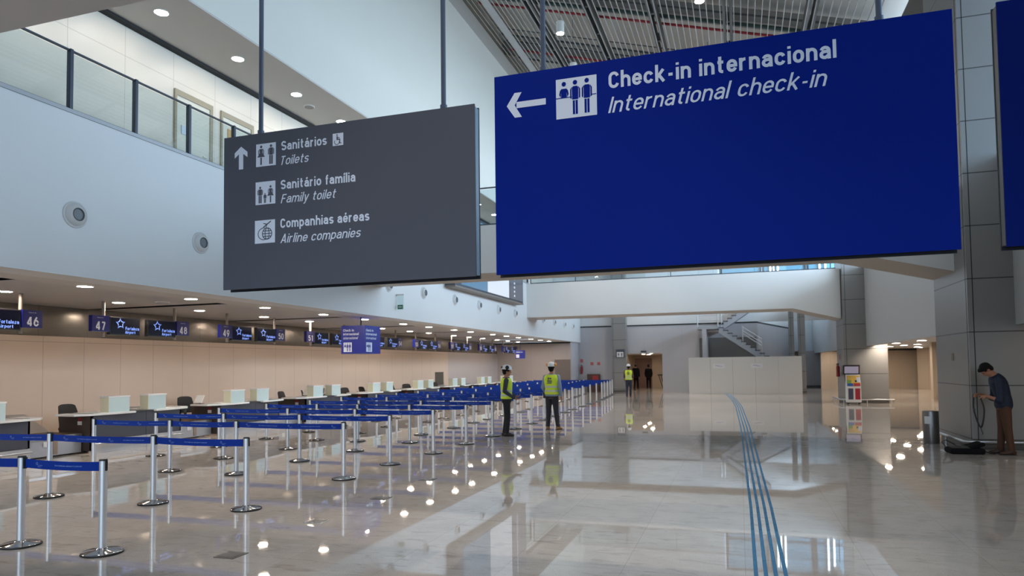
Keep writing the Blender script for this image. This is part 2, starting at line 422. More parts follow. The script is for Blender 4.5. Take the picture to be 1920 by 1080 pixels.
def text2d(s, bold=False, italic=False):
    """outline mesh of a line of text: cap height 1, baseline 0"""
    key = (s, bold, italic)
    if key in _gc: return _gc[key]
    w = 0.175 if bold else 0.122
    G = glyphs(w); gap = w+0.10; vs = []; fs = []; x = w/2
    for ch in s:
        if ch == ' ': x += 0.36; continue
        strokes, adv = G[ch]
        for si, st in enumerate(strokes):
            P = [Vector((p[0]+x, p[1], 0)) for p in st]
            P = [P[0]]+[P[i] for i in range(1, len(P)) if (P[i]-P[i-1]).length > 1e-5]
            n0 = len(vs); m = len(P); dep = 0.0003*si
            for i, p in enumerate(P):
                d0 = (P[i]-P[i-1]).normalized() if i else (P[1]-P[0]).normalized()
                d1 = (P[i+1]-P[i]).normalized() if i < m-1 else d0
                n_ = Vector((-(d0+d1).y, (d0+d1).x, 0)).normalized(); k = 1/max(0.5, n_.dot(Vector((-d0.y, d0.x, 0))))
                for sg in (1, -1):
                    q = p+n_*(sg*k*w/2); vs.append((q.x+(0.24*q.y if italic else 0), q.y, dep))
            fs += [(n0+2*i, n0+2*i+1, n0+2*i+3, n0+2*i+2) for i in range(m-1)]
        x += adv+gap
    x0 = min(v[0] for v in vs); x1 = max(v[0] for v in vs)
    _gc[key] = (vs, fs, x0, x1)
    return _gc[key]
def put_text(mb, s, O, U, V, u, v, width, cap, bold=False, italic=False, warp=None):
    """text with its left end at u, baseline v in the plane O + U*u + V*v"""
    vs, fs, x0, x1 = text2d(s, bold, italic)
    kx = width/(x1-x0)
    P = []
    N = None if warp else Vector(U).cross(Vector(V))
    for x, y, dep in vs:
        a, b = u+(x-x0)*kx, v+y*cap
        P.append(warp(a, b)-Vector((0, dep, 0)) if warp else Vector(O)+Vector(U)*a+Vector(V)*b+N*dep)
    mb.add(P, fs)
def put_words(s, O, U, V, u, v, width, cap, m, parent, name='lettering', bold=False, italic=False):
    """each word a mesh of its own"""
    vs, fs, x0, x1 = text2d(s, bold, italic); kx = width/(x1-x0); done = ''
    for wd in s.split(' '):
        pre = s[:len(done)]
        full = text2d(pre+wd, bold, italic); own = text2d(wd, bold, italic)
        off = (full[3]-full[2])-(own[3]-own[2]) if pre else 0
        mb = MB(); put_text(mb, wd, O, U, V, u+off*kx, v, (own[3]-own[2])*kx, cap, bold, italic)
        mb.build(name, m, parent)
        done = pre+wd+' '
_pp = [0]
def put_poly(mb, pts, O, U, V):
    _pp[0] = (_pp[0]+1) % 11; O = Vector(O)+Vector(U).cross(Vector(V)).normalized()*0.00008*_pp[0]
    mb.add([Vector(O)+Vector(U)*a+Vector(V)*b for a, b in pts], [tuple(range(len(pts)))])
def circ(cx, cy, r, n=20, ry=None):
    ry = ry or r
    return [(cx+r*math.cos(2*PI*i/n), cy+ry*math.sin(2*PI*i/n)) for i in range(n)]
def rect(a, b, c, d): return [(a, c), (b, c), (b, d), (a, d)]
def ring2d(mb, cx, cy, r, w, O, U, V, a0=0, a1=2*PI, ry=None, n=28):
    ry = ry or r
    for i in range(n):
        t0 = a0+(a1-a0)*i/n; t1 = a0+(a1-a0)*(i+1)/n
        q = [(cx+(r-w/2)*math.cos(t0), cy+(ry-w/2)*math.sin(t0)), (cx+(r+w/2)*math.cos(t0), cy+(ry+w/2)*math.sin(t0)),
             (cx+(r+w/2)*math.cos(t1), cy+(ry+w/2)*math.sin(t1)), (cx+(r-w/2)*math.cos(t1), cy+(ry-w/2)*math.sin(t1))]
        put_poly(mb, q, O, U, V)
def picto_man(mb, cx, base, h, O, U, V):
    put_poly(mb, circ(cx, base+h*.93, h*.07), O, U, V)
    put_poly(mb, [(cx-h*.115, base+h*.47), (cx+h*.115, base+h*.47), (cx+h*.12, base+h*.80), (cx+h*.09, base+h*.84), (cx-h*.09, base+h*.84), (cx-h*.12, base+h*.80)], O, U, V)
    for sg in (-1, 1):
        put_poly(mb, [(cx+sg*h*.135, base+h*.50), (cx+sg*h*.185, base+h*.50), (cx+sg*h*.185, base+h*.76), (cx+sg*h*.11, base+h*.84), (cx+sg*h*.135, base+h*.78)], O, U, V)
        put_poly(mb, rect(cx+sg*h*.012, cx+sg*h*.105, base, base+h*.455), O, U, V)
def picto_woman(mb, cx, base, h, O, U, V):
    put_poly(mb, circ(cx, base+h*.93, h*.07), O, U, V)
    put_poly(mb, [(cx-h*.23, base+h*.40), (cx+h*.23, base+h*.40), (cx+h*.08, base+h*.62), (cx+h*.11, base+h*.82), (cx-h*.11, base+h*.82), (cx-h*.08, base+h*.62)], O, U, V)
    for sg in (-1, 1):
        put_poly(mb, [(cx+sg*h*.12, base+h*.52), (cx+sg*h*.165, base+h*.54), (cx+sg*h*.175, base+h*.74), (cx+sg*h*.11, base+h*.82), (cx+sg*h*.13, base+h*.72)], O, U, V)
    put_poly(mb, rect(cx-h*.045, cx+h*.045, base, base+h*.38), O, U, V)
def picto_checkin(mb, x0, z0, s, O, U, V):
    """three figures at a counter, drawn inside a square of side s at x0, z0"""
    L = lambda a, b: (x0+a*s, z0+b*s)
    put_poly(mb, [L(0, .505), L(.40, .505), L(.40, .525), L(0, .525)], O, U, V)
    put_poly(mb, [L(.86, .505), L(1, .505), L(1, .525), L(.86, .525)], O, U, V)
    for cx, cy in ((.20, .855), (.48, .865), (.77, .875)):
        put_poly(mb, [L(cx+.055*math.cos(t*PI/10), cy+.058*math.sin(t*PI/10)) for t in range(20)], O, U, V)
    put_poly(mb, [L(.13, .525), L(.27, .525), L(.27, .74), L(.13, .74)], O, U, V)
    for sg in (-1, 1):
        put_poly(mb, [L(.20+sg*.08, .525), L(.20+sg*.12, .60), L(.20+sg*.10, .70), L(.20+sg*.05, .75), L(.20+sg*.075, .62)], O, U, V)
    for cx in (.48, .77):
        put_poly(mb, [L(cx-.075, .445), L(cx+.075, .445), L(cx+.08, .73), L(cx+.05, .775), L(cx-.05, .775), L(cx-.08, .73)], O, U, V)
        for sg in (-1, 1):
            put_poly(mb, [L(cx+sg*.088, .46), L(cx+sg*.125, .49), L(cx+sg*.125, .70), L(cx+sg*.07, .775), L(cx+sg*.09, .70)], O, U, V)
            put_poly(mb, [L(cx+sg*.008, .08), L(cx+sg*.062, .08), L(cx+sg*.062, .425), L(cx+sg*.008, .425)], O, U, V)

# ------------------------------------------------------------------ setting: floor, walls, ceilings
struct('floor', MB().box(-15.4, 16, -14, 60, -0.3, 0), M_FLOOR)
XB = -10.1                      # face of the left bulkhead
XW = -15.2                      # wall behind the check-in desks
struct('wall_left_bulkhead', MB().box(XB-0.6, XB, -14, 45.5, 3.28, 5.9), M_WHITE)
struct('trim_1', MB().box(XB-0.62, XB+0.02, -14, 45.5, 5.9, 5.96), mat('grey_capping', (0.33, 0.34, 0.36, 1), 0.4, 0.3))
struct('wall_left_upper', MB().box(XB-0.4, XB+0.01, -14, 45.5, 9.03, 17.2), mat('cream_white_paint', (0.66, 0.655, 0.60, 1), 0.5, noise=0.02, nscale=1.0))
struct('ceiling_balcony', MB().box(-11.9, XB, -14, 45.5, 9.0, 9.2), M_CEIL)
struct('edge_gap_shade', MB().box(-12.0, -11.86, -14, 45.5, 8.93, 9.02), M_BLACK)  # solid black strip holds the shade of the ceiling edge gap
struct('wall_balcony_back', MB().box(-12.2, -12.0, -14, 45.5, 5.7, 9.2), M_BALC)
struct('floor_balcony', MB().box(-12.2, XB-0.6, -14, 45.5, 5.6, 5.8), M_CEIL)
# check-in hall ceiling with its dark transverse slots
cb = MB(); y = -14.0
slots = [3.15, 8.1, 13.05, 18.0, 22.95, 27.9, 32.85, 37.8, 42.7]
edges = [-14.0]
for sy in slots: edges += [sy-0.16, sy+0.16]
edges.append(45.5)
for a, b in zip(edges[0::2], edges[1::2]): cb.box(XW, -11.3, a, b, 3.28, 3.283)
struct('ceiling_check_in', cb, M_METCEIL)
struct('ceiling_check_in_margin', MB().box(-11.3, XB-0.6, -14, 45.5, 3.28, 3.34), M_CEIL)
struct('ceiling_void', MB().box(XW, XB-0.6, -14, 45.5, 3.7, 3.8), M_BLACK)
struct('wall_left', MB().box(XW-0.2, XW, -14, 35.0, 0, 2.58), M_BEIGE)
struct('wall_left_far', MB().box(XW-0.2, XW, 35.0, 43.2, 0, 2.58), M_MAUVE)
struct('wall_left_band', MB().box(XW-0.2, XW-0.03, -14, 43.2, 2.58, 3.8), M_BAND)
# niche in the beige wall end: flat sheet, its shade put into the colour
nb = MB().box(XW+0.0, XW+0.02, 33.3, 34.35, 0, 1.5)
struct('door_4', nb, mat('niche_shade', rgb(70, 62, 55), 0.6))
# the walls at the far end
struct('wall_far_check_in', MB().box(XW-0.2, -10.25, 43.2, 43.4, 0, 3.28), M_MAUVE)
d3 = MB().box(-11.3, -10.28, 43.14, 43.2, 0, 2.15)
struct('door_3', d3, M_DOORBR)
struct('trim_3', MB().box(XW-0.1, -10.25, 43.1, 43.2, 3.2, 3.28), M_BLACK)
struct('wall_far_return', MB().box(-10.45, -10.25, 43.4, 45.5, 0, 3.28), M_FARGREY)
YF = 45.5
fb = MB().box(-10.6, -7.0, YF, YF+0.25, 0, 4.3).box(-7.0, -4.75, YF, YF+0.25, 2.5, 4.3).box(-4.75, 1.1, YF, YF+0.25, 0, 4.3)
struct('wall_far', fb, M_FARGREY)
struct('trim_4', MB().box(-10.6, 1.1, YF-0.03, YF+0.05, 4.28, 4.36), M_BLACK)
for nm, q in (('wall_far_upper', (-16, 9, 4.34, 7.0)), ('wall_far_upper_left', (-16, -1.2, 7.0, 17.2)), ('wall_far_upper_top', (-1.2, 9, 11.0, 17.2))):
    struct(nm, MB().box(q[0], q[1], YF, YF+0.25, q[2], q[3]), M_WHITE)
# angled wall running back behind the stairs
ang = Vector((2.8, 10.5, 0)).normalized(); nrm = Vector((ang.y, -ang.x, 0))
L2 = 11.0
for z0, z1, m, nm in ((0, 4.3, M_FARGREY, 'wall_far_angled'), (4.3, 7.0, M_WHITE, 'wall_far_angled_upper')):
    struct(nm, MB().obox(Vector((1.1, YF, (z0+z1)/2))+ang*(L2/2)+nrm*-0.1, ang, nrm, (0,0,1), L2/2, 0.1, (z1-z0)/2), m)
struct('trim_5', MB().obox(Vector((1.1, YF, 4.3))+ang*(L2/2), ang, nrm, (0,0,1), L2/2, 0.03, 0.04), M_BLACK)
# window wall above, at the far end: tall mullioned glazing with bright vertical slits
for i, x0 in enumerate((-1.1, 1.45, 4.0, 6.55)):
    fr = MB()
    for xx in (x0, x0+2.4): fr.box(xx, xx+0.12, YF+0.05, YF+0.2, 7.0, 11.0)
    for zz in (7.0, 9.0, 10.88): fr.box(x0, x0+2.52, YF+0.05, YF+0.2, zz, zz+0.12)
    w = struct('window_%d' % (i+1), fr, M_DKSTEEL)
    pn = MB().box(x0+0.1, x0+2.42, YF+0.12, YF+0.14, 7.1, 10.9).build('window_pane', mat('sky_lit_glass', rgb(120, 165, 190), 0.1, emit=rgb(140, 185, 210), estr=0.13), w)
def window_slit(x, lab):  # glowing bar stands in for daylight in a tall window slit
    t = thing('window_slit_glow', lab, 'light', (x, YF+0.03, 7.0), 0, 'bright window slits behind the far bridge')
    MB().box(-0.06, 0.06, -0.03, 0.05, 0, 3.6).build('housing', M_LAMPRIM, t)
    MB().box(-0.045, 0.045, -0.05, -0.03, 0.02, 3.58).build('tube', mat('slit_daylight', (1,1,1,1), 0.4, emit=(0.85,0.95,1,1), estr=5), t)
for i, x in enumerate((1.93, 2.13, 2.36)):
    window_slit(x, 'bright window slit as a glowing bar above the far bridge, %s of three close together over the stairs' % ORD[i])
for i, x in enumerate((4.73, 5.05)):
    window_slit(x, 'bright window slit as a glowing bar above the far bridge end, %s of two beside the far pillar' % ORD[i])

# right side: bulkhead, pillars, low-ceilinged zone
XR = 5.15
struct('wall_right_bulkhead', MB().box(XR, XR+0.3, -14, 56, 2.45, 5.9), mat('grey_white_paint', (0.48, 0.48, 0.49, 1), 0.5))
struct('ceiling_right', MB().box(XR+0.3, 15, -14, 56, 2.62, 2.72), M_CEIL)
struct('floor_mezzanine', MB().box(XR+0.3, 15, -14, 56, 5.7, 5.85), M_CEIL)
struct('wall_right_back', MB().obox((8.6, 51.5, 1.32), (1, 0.08, 0), (-0.08, 1, 0), (0,0,1), 3.4, 0.1, 1.32), M_CREAM)
struct('wall_right_back_angled', MB().obox((12.6, 49.9, 1.32), (0.9, -0.42, 0), (0.42, 0.9, 0), (0,0,1), 1.9, 0.1, 1.32), M_CREAM)
struct('wall_right_end', MB().box(8.15, 14.5, 35.2, 35.6, 0, 2.62), M_CREAM)
struct('trim_6', MB().box(5.5, 12, 51.1, 51.25, 2.5, 2.62), M_BLACK)
struct('wall_far_right', MB().box(3.0, 15, 56, 56.2, 0, 17.2), M_CREAM)
struct('wall_right_side', MB().box(14.5, 14.7, -14, 56, 0, 5.9), M_CREAM)
# upper glazing on the right: mullions in front of the daylight
gm = MB()
for k in range(24): gm.box(13.4, 13.55, -13.5+k*3, -13.35+k*3, 5.85, 10.4)
gm.box(13.4, 13.55, -14, 56, 8.2, 8.3)
struct('window_5', gm, M_DKSTEEL)
def pillar(n, xl, xr, y0, y1, z1):
    p = struct('pillar_%d' % n, MB().box(xl, xr, y0, y1, 0.12, z1), M_PILLAR if n != 3 else M_MAUVE, smooth=False, bevel=0.0)
    MB().box(xl+0.03, xr, y0+0.03, y1-0.03, 0, 0.12).build('toe_kick', mat('dark_kick', (0.10, 0.095, 0.09, 1), 0.5), p)
    MB().box(xl+0.085, xl+0.10, y0-0.003, y0+0.01, 0.12, z1).build('corner_joint', M_BLACK, p)
    MB().box(xl-0.003, xl+0.01, y0+0.085, y0+0.10, 0.12, z1).build('corner_joint', M_BLACK, p)
    return p
pillar(1, 4.35, 7.4, 15.95, 18.4, 11.9)
pillar(2, 4.28, 5.95, 32.8, 35.2, 11.9)
pillar(3, 4.4, 6.3, 54.6, 55.45, 2.62)
struct('wall_right_bulkhead_end', MB().box(3.0, 5.14, 55.5, 55.7, 2.62, 5.9), M_WHITE)
pillar(4, -7.9, -6.98, 44.9, 45.5, 9.0)
pillar(5, 2.83, 3.1, 44.4, 44.9, 5.2)
pillar(6, 3.32, 3.68, 44.0, 44.6, 5.2)
def bumper(xl, xr, y0, y1, lab):
    t = thing('bumper_rail', lab, 'rail')
    z = 0.17; o = 0.2
    MB().tube([(xl-o, y1, z), (xl-o, y0-o+0.05, z), (xl-o+0.05, y0-o, z), (xr+o, y0-o, z)], 0.028, 12).build('tube', M_STEEL, t, True)
    for x, yy in ((xl-o, y1-0.1), (xl-o, (y0+y1)/2), (xl-o+0.12, y0-o), ((xl+xr)/2, y0-o), (xr+o-0.1, y0-o)):
        MB().cyl((x, yy, 0), (x, yy, z-0.01), 0.018, n=10).build('foot', M_STEEL, t, True)
bumper(4.35, 7.2, 15.95, 18.2, 'low steel bumper rail round the near grey pillar')
bumper(4.25, 5.9, 32.8, 35.0, 'low steel bumper rail round the far pillar behind the kiosk')

# bridges
def bridge(n, y0, y1, zb, zt, xr, soff):
    poly = [(XB, zt), (XB, zb), (2.3, zb), (xr, zb-0.52), (xr, zt)]
    b = MB().prism(poly, 'Y', y0, y1)
    o = struct('bridge_%d' % n, b, M_WHITE2)
    MB().prism([(XB, zb-0.004), (2.3, zb-0.004), (xr, zb-0.524), (xr, zb-0.52), (2.3, zb), (XB, zb)], 'Y', y0+0.004, y1-0.004).build('soffit_shade', mat('soffit_bounce_tint', (0.50, 0.46, 0.42, 1), 0.6), o)  # floor bounce and shade are put into this darker underside
    return o
bridge(1, 16.75, 18.4, 4.17, 5.42, 4.35, None)
bridge(2, 33.2, 35.1, 4.19, 5.88, 4.25, None)
struct('beam_near', MB().box(XB, 5.1, 2.4, 4.66, 5.0, 6.6), mat('near_beam_paint', (0.62, 0.60, 0.59, 1), 0.6))

def balustrade(name, lab, p0, p1, z, pitch, h, postw=0.05):
    p0, p1 = Vector(p0), Vector(p1); d = p1-p0; L = d.length; d.normalize(); s = Vector((-d.y, d.x, 0))
    t = thing(name, lab, 'balustrade')
    n = int(round(L/pitch))
    MB().bar(p0+Vector((0,0,z+h)), p1+Vector((0,0,z+h)), 0.035, 0.03).build('top_rail', M_DKSTEEL, t)
    MB().bar(p0+Vector((0,0,z+0.03)), p1+Vector((0,0,z+0.03)), 0.03, 0.04).build('bottom_channel', M_DKSTEEL, t)
    for i in range(n+1):
        c = p0+d*(i*pitch)
        MB().obox(c+Vector((0,0,z+h/2+0.01)), d, s, (0,0,1), postw/2, 0.04, h/2+0.01).build('post', M_DKSTEEL, t)
        if i < n:
            MB().obox(c+d*(pitch/2)+Vector((0,0,z+h/2)), d, s, (0,0,1), pitch/2-postw/2-0.008, 0.006, h/2-0.04).build('glass_pane', M_GLASS, t)
    return t
balustrade('glass_balustrade', 'glass balustrade with dark steel posts along the left upper balcony', (XB-0.08, 4.44, 0), (XB-0.08, 33.65, 0), 5.95, 1.27, 1.0, 0.055)
balustrade('glass_balustrade', 'frameless looking glass balustrade on top of the far white bridge', (XB+0.2, 33.3, 0), (4.1, 33.3, 0), 5.88, 2.3, 1.0, 0.03)
balustrade('glass_balustrade', 'glass balustrade on the near bridge behind the hanging signs', (XB+0.2, 16.85, 0), (4.1, 16.85, 0), 5.42, 2.3, 1.0, 0.03)

# balcony doors
for i, (ya, yb) in enumerate(((12.27, 13.46), (13.74, 14.94), (18.0, 19.2))):
    fr = MB().box(-12.02, -11.96, ya, yb, 8.0, 8.13).box(-12.02, -11.96, ya, ya+0.06, 5.8, 8.0).box(-12.02, -11.96, yb-0.1, yb, 5.8, 8.0)
    dr = struct('door_%d' % (i+1), fr, mat('tan_door_frame', rgb(150, 140, 118), 0.5))
    MB().box(-12.01, -11.98, ya+0.06, yb-0.1, 5.8, 8.0).build('door_leaf', mat('pale_door_leaf', rgb(205, 203, 190), 0.5), dr)
    MB().cyl((-11.96, yb-0.2, 6.8), (-11.96, yb-0.32, 6.8), 0.012).build('door_handle', M_STEEL, dr, True)
pn = tag(MB().box(-11.975, -11.965, 12.47, 12.72, 7.15, 7.35).build('door_sign', mat('pale_blue_notice', rgb(190, 200, 215), 0.6)), 'small pale notice on the first balcony door behind the glass', 'sign')
pn = tag(MB().box(-11.975, -11.965, 13.97, 14.14, 7.45, 7.75).build('door_poster', mat('ochre_poster', rgb(190, 150, 90), 0.6)), 'small ochre poster on the second balcony door, above the grey sign corner', 'poster')

# roof: sloping deck, slats, trusses, purlins, services
SL = -0.287
def zr(x): return 15.6+SL*(x+10)          # underside of the slats
M_TRUSS = mat('truss_grey', (0.16, 0.165, 0.17, 1), 0.5, 0.2)
struct('roof_deck', MB().prism([(-10.5, zr(-10.5)+1.5), (14, zr(14)+1.5), (14, zr(14)+1.7), (-10.5, zr(-10.5)+1.7)], 'Y', -14, 56), mat('roof_deck_grey', (0.66, 0.62, 0.57, 1), 0.6))
b = MB()
for k in range(66):
    x = -9.35+0.205*k
    if x < 4.25: b.box(x, x+0.022, 8, 45.4, zr(x), zr(x)+0.05)
struct('ceiling_slats', b, mat('slat_paint', (0.46, 0.455, 0.45, 1), 0.5))
struct('ceiling_margin', MB().box(XB, -9.6, 8, 45.4, zr(-9.9), zr(-9.9)+0.06).box(-8.72, -8.42, 8, 45.4, zr(-8.6)-0.06, zr(-8.6)-0.03), mat('roof_margin', (0.40, 0.40, 0.40, 1), 0.6))
for k, x in enumerate((-7.0, -4.75, -2.5, -0.1, 2.3)):
    z = zr(x)+0.08
    b = MB().box(x-0.15, x-0.06, 8, 45.4, z, z+0.4).box(x+0.06, x+0.15, 8, 45.4, z, z+0.4)
    for j in range(18): b.box(x-0.06, x+0.06, 8.5+2.1*j, 8.62+2.1*j, z+0.05, z+0.35)
    struct('beam_roof_%d' % (k+1), b, M_TRUSS)
b = MB()
for j in range(7):
    b.prism([(XB, zr(XB)+0.75), (4.9, zr(4.9)+0.75), (4.9, zr(4.9)+1.2), (XB, zr(XB)+1.2)], 'Y', 8.0+5.45*j, 8.5+5.45*j)
struct('beam_purlins', b, mat('purlin_grey', (0.30, 0.29, 0.28, 1), 0.6))
struct('wall_right_roof_fascia', MB().box(5.0, 5.3, -14, 56, 10.3, 12.4), mat('brown_fascia', (0.13, 0.12, 0.11, 1), 0.6))
pipes = [(24.8, 0.045, 'red', 'red sprinkler pipe nearest the camera above the ceiling slats'),
         (24.2, 0.06, 'green', 'thick green service pipe above the slats in front of the red pipe'),
         (23.5, 0.035, 'grey', 'thin grey conduit above the slats in front of the green pipe'),
         (26.9, 0.018, 'grey', 'very thin grey cable run above the slats between the two red pipes'),
         (27.5, 0.04, 'grey', 'grey conduit above the slats just behind the thin cable run'),
         (28.1, 0.035, 'grey', 'slim grey conduit above the slats just before the second red pipe'),
         (29.0, 0.045, 'red', 'second red sprinkler pipe further down the hall above the slats'),
         (29.9, 0.04, 'grey', 'grey conduit above the slats just beyond the second red pipe'),
         (20.9, 0.06, 'grey', 'thick dark conduit at the top edge of the slatted ceiling')]
pc = {'red': mat('pipe_red', rgb(165, 40, 48), 0.5), 'green': mat('pipe_green', rgb(40, 66, 62), 0.5), 'grey': mat('pipe_grey', rgb(72, 76, 78), 0.5)}
for yy, rad, c, lab in pipes:
    tag(MB().cyl((-9.4, yy, zr(-9.4)+0.55), (4.6, yy, zr(4.6)+0.55), rad, n=10).build('ceiling_pipe', pc[c], None, True), lab, 'pipe', 'pipes above the slatted ceiling')

# ------------------------------------------------------------------ lamps
def downlight(proto_r, m):
    t = bpy.data.objects.new('ceiling_downlight', None); COL.objects.link(t)
    MB().lathe([(proto_r+0.025, 0.0), (proto_r+0.025, -0.012), (proto_r, -0.014), (proto_r, 0.0)], n=24).build('rim', M_LAMPRIM, t, True)
    MB().lathe([(proto_r, 0.0), (proto_r, -0.008), (0.001, -0.008)], n=24).build('lens', m, t)
    t['category'] = 'light'
    return t
proto = None
YL = [9.35, 11.87, 14.3, 16.83, 19.07, 21.7, 23.8, 26.2, 28.05, 30.9, 32.9, 34.9, 37.2, 39.1, 41.1]
for row, x in enumerate((-11.1, -13.1)):
    for i, yy in enumerate([4.6, 6.95]+YL):
        lab = 'round ceiling downlight, %s from the near end of the row %s' % (ORD[i], 'beside the white bulkhead' if row == 0 else 'above the desk numbers')
        if proto is None:
            proto = downlight(0.125, M_LAMP); proto.location = (x, yy, 3.279); proto['label'] = lab
            proto['group'] = 'downlights over the check-in desks'
        else: copy_thing(proto, (x, yy, 3.279), lab)
p2 = downlight(0.13, M_LAMPW); p2['group'] = 'downlights of the balcony ceiling'
p2.location = (-10.95, 8.6, 8.999); p2['label'] = 'round downlight in the upper balcony ceiling, first from the near end'
for i, yy in enumerate((10.85, 13.1, 15.35, 17.5, 19.75, 22.0, 24.25, 26.5, 28.7, 30.9)):
    copy_thing(p2, (-10.95, yy, 8.999), 'round downlight in the upper balcony ceiling, %s from the near end' % ORD[i+1])
p3 = downlight(0.17, M_LAMP); p3['group'] = 'downlights of the low ceiling at the right'
spots = [(5.72, 32.35), (7.1, 32.2), (8.46, 39.2), (6.9, 36.0), (6.7, 39.8), (7.95, 43.3), (8.2, 41.0), (10.4, 47.6), (9.9, 46.0), (7.0, 22.0), (7.2, 27.0), (9.2, 24.5), (9.6, 29.5), (7.0, 12.0), (7.4, 6.0)]  # last six are unseen, added to warm the right side
for i, (x, yy) in enumerate(spots):
    lab = 'round downlight in the low ceiling on the right, %s by distance past the pillar' % ORD[i]
    if i == 0: p3.location = (x, yy, 2.619); p3['label'] = lab
    else: copy_thing(p3, (x, yy, 2.619), lab)
p5 = downlight(0.085, M_LAMP); p5['group'] = 'downlights past the far pillar'; p5.location = (5.75, 46.0, 2.619); p5['label'] = 'small downlight in the low ceiling past the far pillar, nearest of three'
copy_thing(p5, (5.75, 48.6, 2.619), 'small downlight in the low ceiling past the far pillar, middle of three')
copy_thing(p5, (5.75, 50.2, 2.619), 'small downlight in the low ceiling past the far pillar, deepest of three')
p4 = downlight(0.13, M_LAMP); p4.location = (-6.3, 48.2, 2.499); p4['label'] = 'downlight in the lit doorway passage at the far end'; p4['group'] = 'downlight of the doorway passage'
copy_thing(p4, (-5.6, 46.8, 2.499), 'added downlight brightening the far doorway, nearest the hall')  # extra lamp, added to brighten the passage
copy_thing(p4, (-6.3, 51.0, 2.499), 'added downlight brightening the far doorway passage, above the brown door')  # another lamp added for more warm light in here
def pendant(x, yy, z, lab):
    t = thing('pendant_downlight', lab, 'light', (x, yy, z), 0, 'white cylinder downlights under the slats')
    MB().lathe([(0.13, 0.0), (0.14, 0.01), (0.14, 0.4), (0.12, 0.42), (0.02, 0.43)], n=28).build('shade', M_LAMPRIM, t, True)
    MB().lathe([(0.125, -0.004), (0.125, 0.004), (0.001, 0.004)], n=28).build('lens', M_LAMPW, t)
    MB().cyl((0, 0, 0.42), (0, 0, zr(x)+1.55-z), 0.008, n=8).build('stem', M_DKSTEEL, t)
    d = bpy.data.lights.new('pendant_lamp', 'SPOT'); d.energy = 1000; d.color = (1.0, 0.88, 0.75); d.spot_size = math.radians(56); d.spot_blend = 0.5; d.shadow_soft_size = 0.1
    o = bpy.data.objects.new('pendant_lamp', d); COL.objects.link(o); o.parent = t; o.location = (0, 0, -0.03)
for k, (x, yy, z, lab) in enumerate(((-5.7, 23.2, 13.4, 'white cylinder pendant light below the slats, right of the blue sign post'),
      (-5.75, 25.4, 12.85, 'white cylinder pendant light just peeping over the blue sign top edge'),
      (-0.82, 19.6, 11.85, 'white cylinder pendant light cut by the top edge of the photo'),
      (-0.9, 28.0, 11.8, 'added white cylinder pendant light, unseen behind the middle of the blue sign'),  # added for its light, hidden from view
      (-5.7, 31.5, 13.2, 'added white cylinder pendant light, unseen behind the left half of the blue sign'))):  # also hidden and added for its light
    pendant(x, yy, z, lab)
for i, (x, yy) in enumerate(((-5.7, 37.5), (-0.9, 37.5), (-0.9, 33.0), (-5.7, 42.5), (-0.9, 42.5), (-2.5, 10.5), (-2.5, 4.5))):  # unseen pendants added to brighten the floor and walls
    pendant(x, yy, 13.2 if x < -3 else 11.8, 'added unseen white cylinder pendant light, behind the hanging signs or above them, %s of these' % ORD[i])

# ceiling smoke detector / round grille on the balcony ceiling and in the check-in ceiling
def ceiling_disc(x, yy, z, r, lab):
    t = thing('ceiling_speaker', lab, 'speaker', (x, yy, z))
    MB().lathe([(r, 0), (r, -0.015), (r*0.9, -0.025)], n=28).build('rim', M_LAMPRIM, t, True)
    MB().lathe([(r*0.9, -0.02), (r*0.85, -0.03), (0.001, -0.03)], n=28).build('grille', mat('grille_grey', (0.30, 0.29, 0.28, 1), 0.6), t, True)
ceiling_disc(-11.14, 16.2, 9.0, 0.15, 'round grey speaker grille in the balcony ceiling above the grey sign')
ceiling_disc(-12.2, 12.2, 3.28, 0.15, 'round speaker in the check-in ceiling beside the dark slot')

# ------------------------------------------------------------------ jet nozzles on the bulkhead
nz = None
for i, yy in enumerate((8.31, 11.04, 13.6, 16.2, 18.8, 21.25, 23.95, 26.5, 28.9, 31.3, 36.2, 38.6, 41.0, 43.2)):
    lab = 'round white air nozzle on the white bulkhead, %s from the near end' % ORD[i]
    if nz is None:
        nz = thing('air_nozzle', lab, 'air vent', (XB, yy, 4.27), 0, 'air nozzles along the bulkhead')
        MB().lathe([(0.215, 0.0), (0.215, 0.012), (0.195, 0.02), (0.18, 0.012), (0.17, 0.03), (0.14, 0.07), (0.105, 0.085), (0.105, -0.0)], n=36, axis='X').build('flange', mat('nozzle_white', (0.60, 0.60, 0.60, 1), 0.4), nz, True)
        MB().lathe([(0.115, 0.075), (0.10, 0.092), (0.088, 0.086), (0.084, 0.03), (0.04, 0.012), (0.001, 0.012)], n=36, axis='X').build('throat', mat('nozzle_throat', (0.10, 0.11, 0.12, 1), 0.4), nz, True)
    else: copy_thing(nz, (XB, yy, 4.27), lab)

# ------------------------------------------------------------------ wall display on the bulkhead
t = thing('flight_display', 'large dark framed flight display on the bulkhead under the near bridge', 'screen')
y0, y1, z0, z1 = 23.0, 31.3, 4.72, 7.6
MB().box(XB+0.025, XB+0.4, y0, y1, z0, z1).build('housing', M_DKSTEEL, t)
MB().box(XB+0.025, XB+0.42, y0, y1, z0-0.06, z0).build('lower_trim', mat('brown_trim', rgb(120, 110, 102), 0.5), t)
for i, (a, b, c, e) in enumerate(((23.6, 26.4, rgb(105, 150, 185), 0.35), (26.45, 29.2, rgb(215, 222, 232), 0.6), (29.3, 31.2, rgb(92, 95, 110), 0.4))):  # reflections are put into the panes as colour and glow
    MB().box(XB+0.4, XB+0.41, a, b, z0+0.08, z1-0.1).build('display_panel', mat('display_%d' % i, tuple(x*0.3 for x in c[:3])+(1,), 0.15, emit=c, estr=e), t)
b = MB()
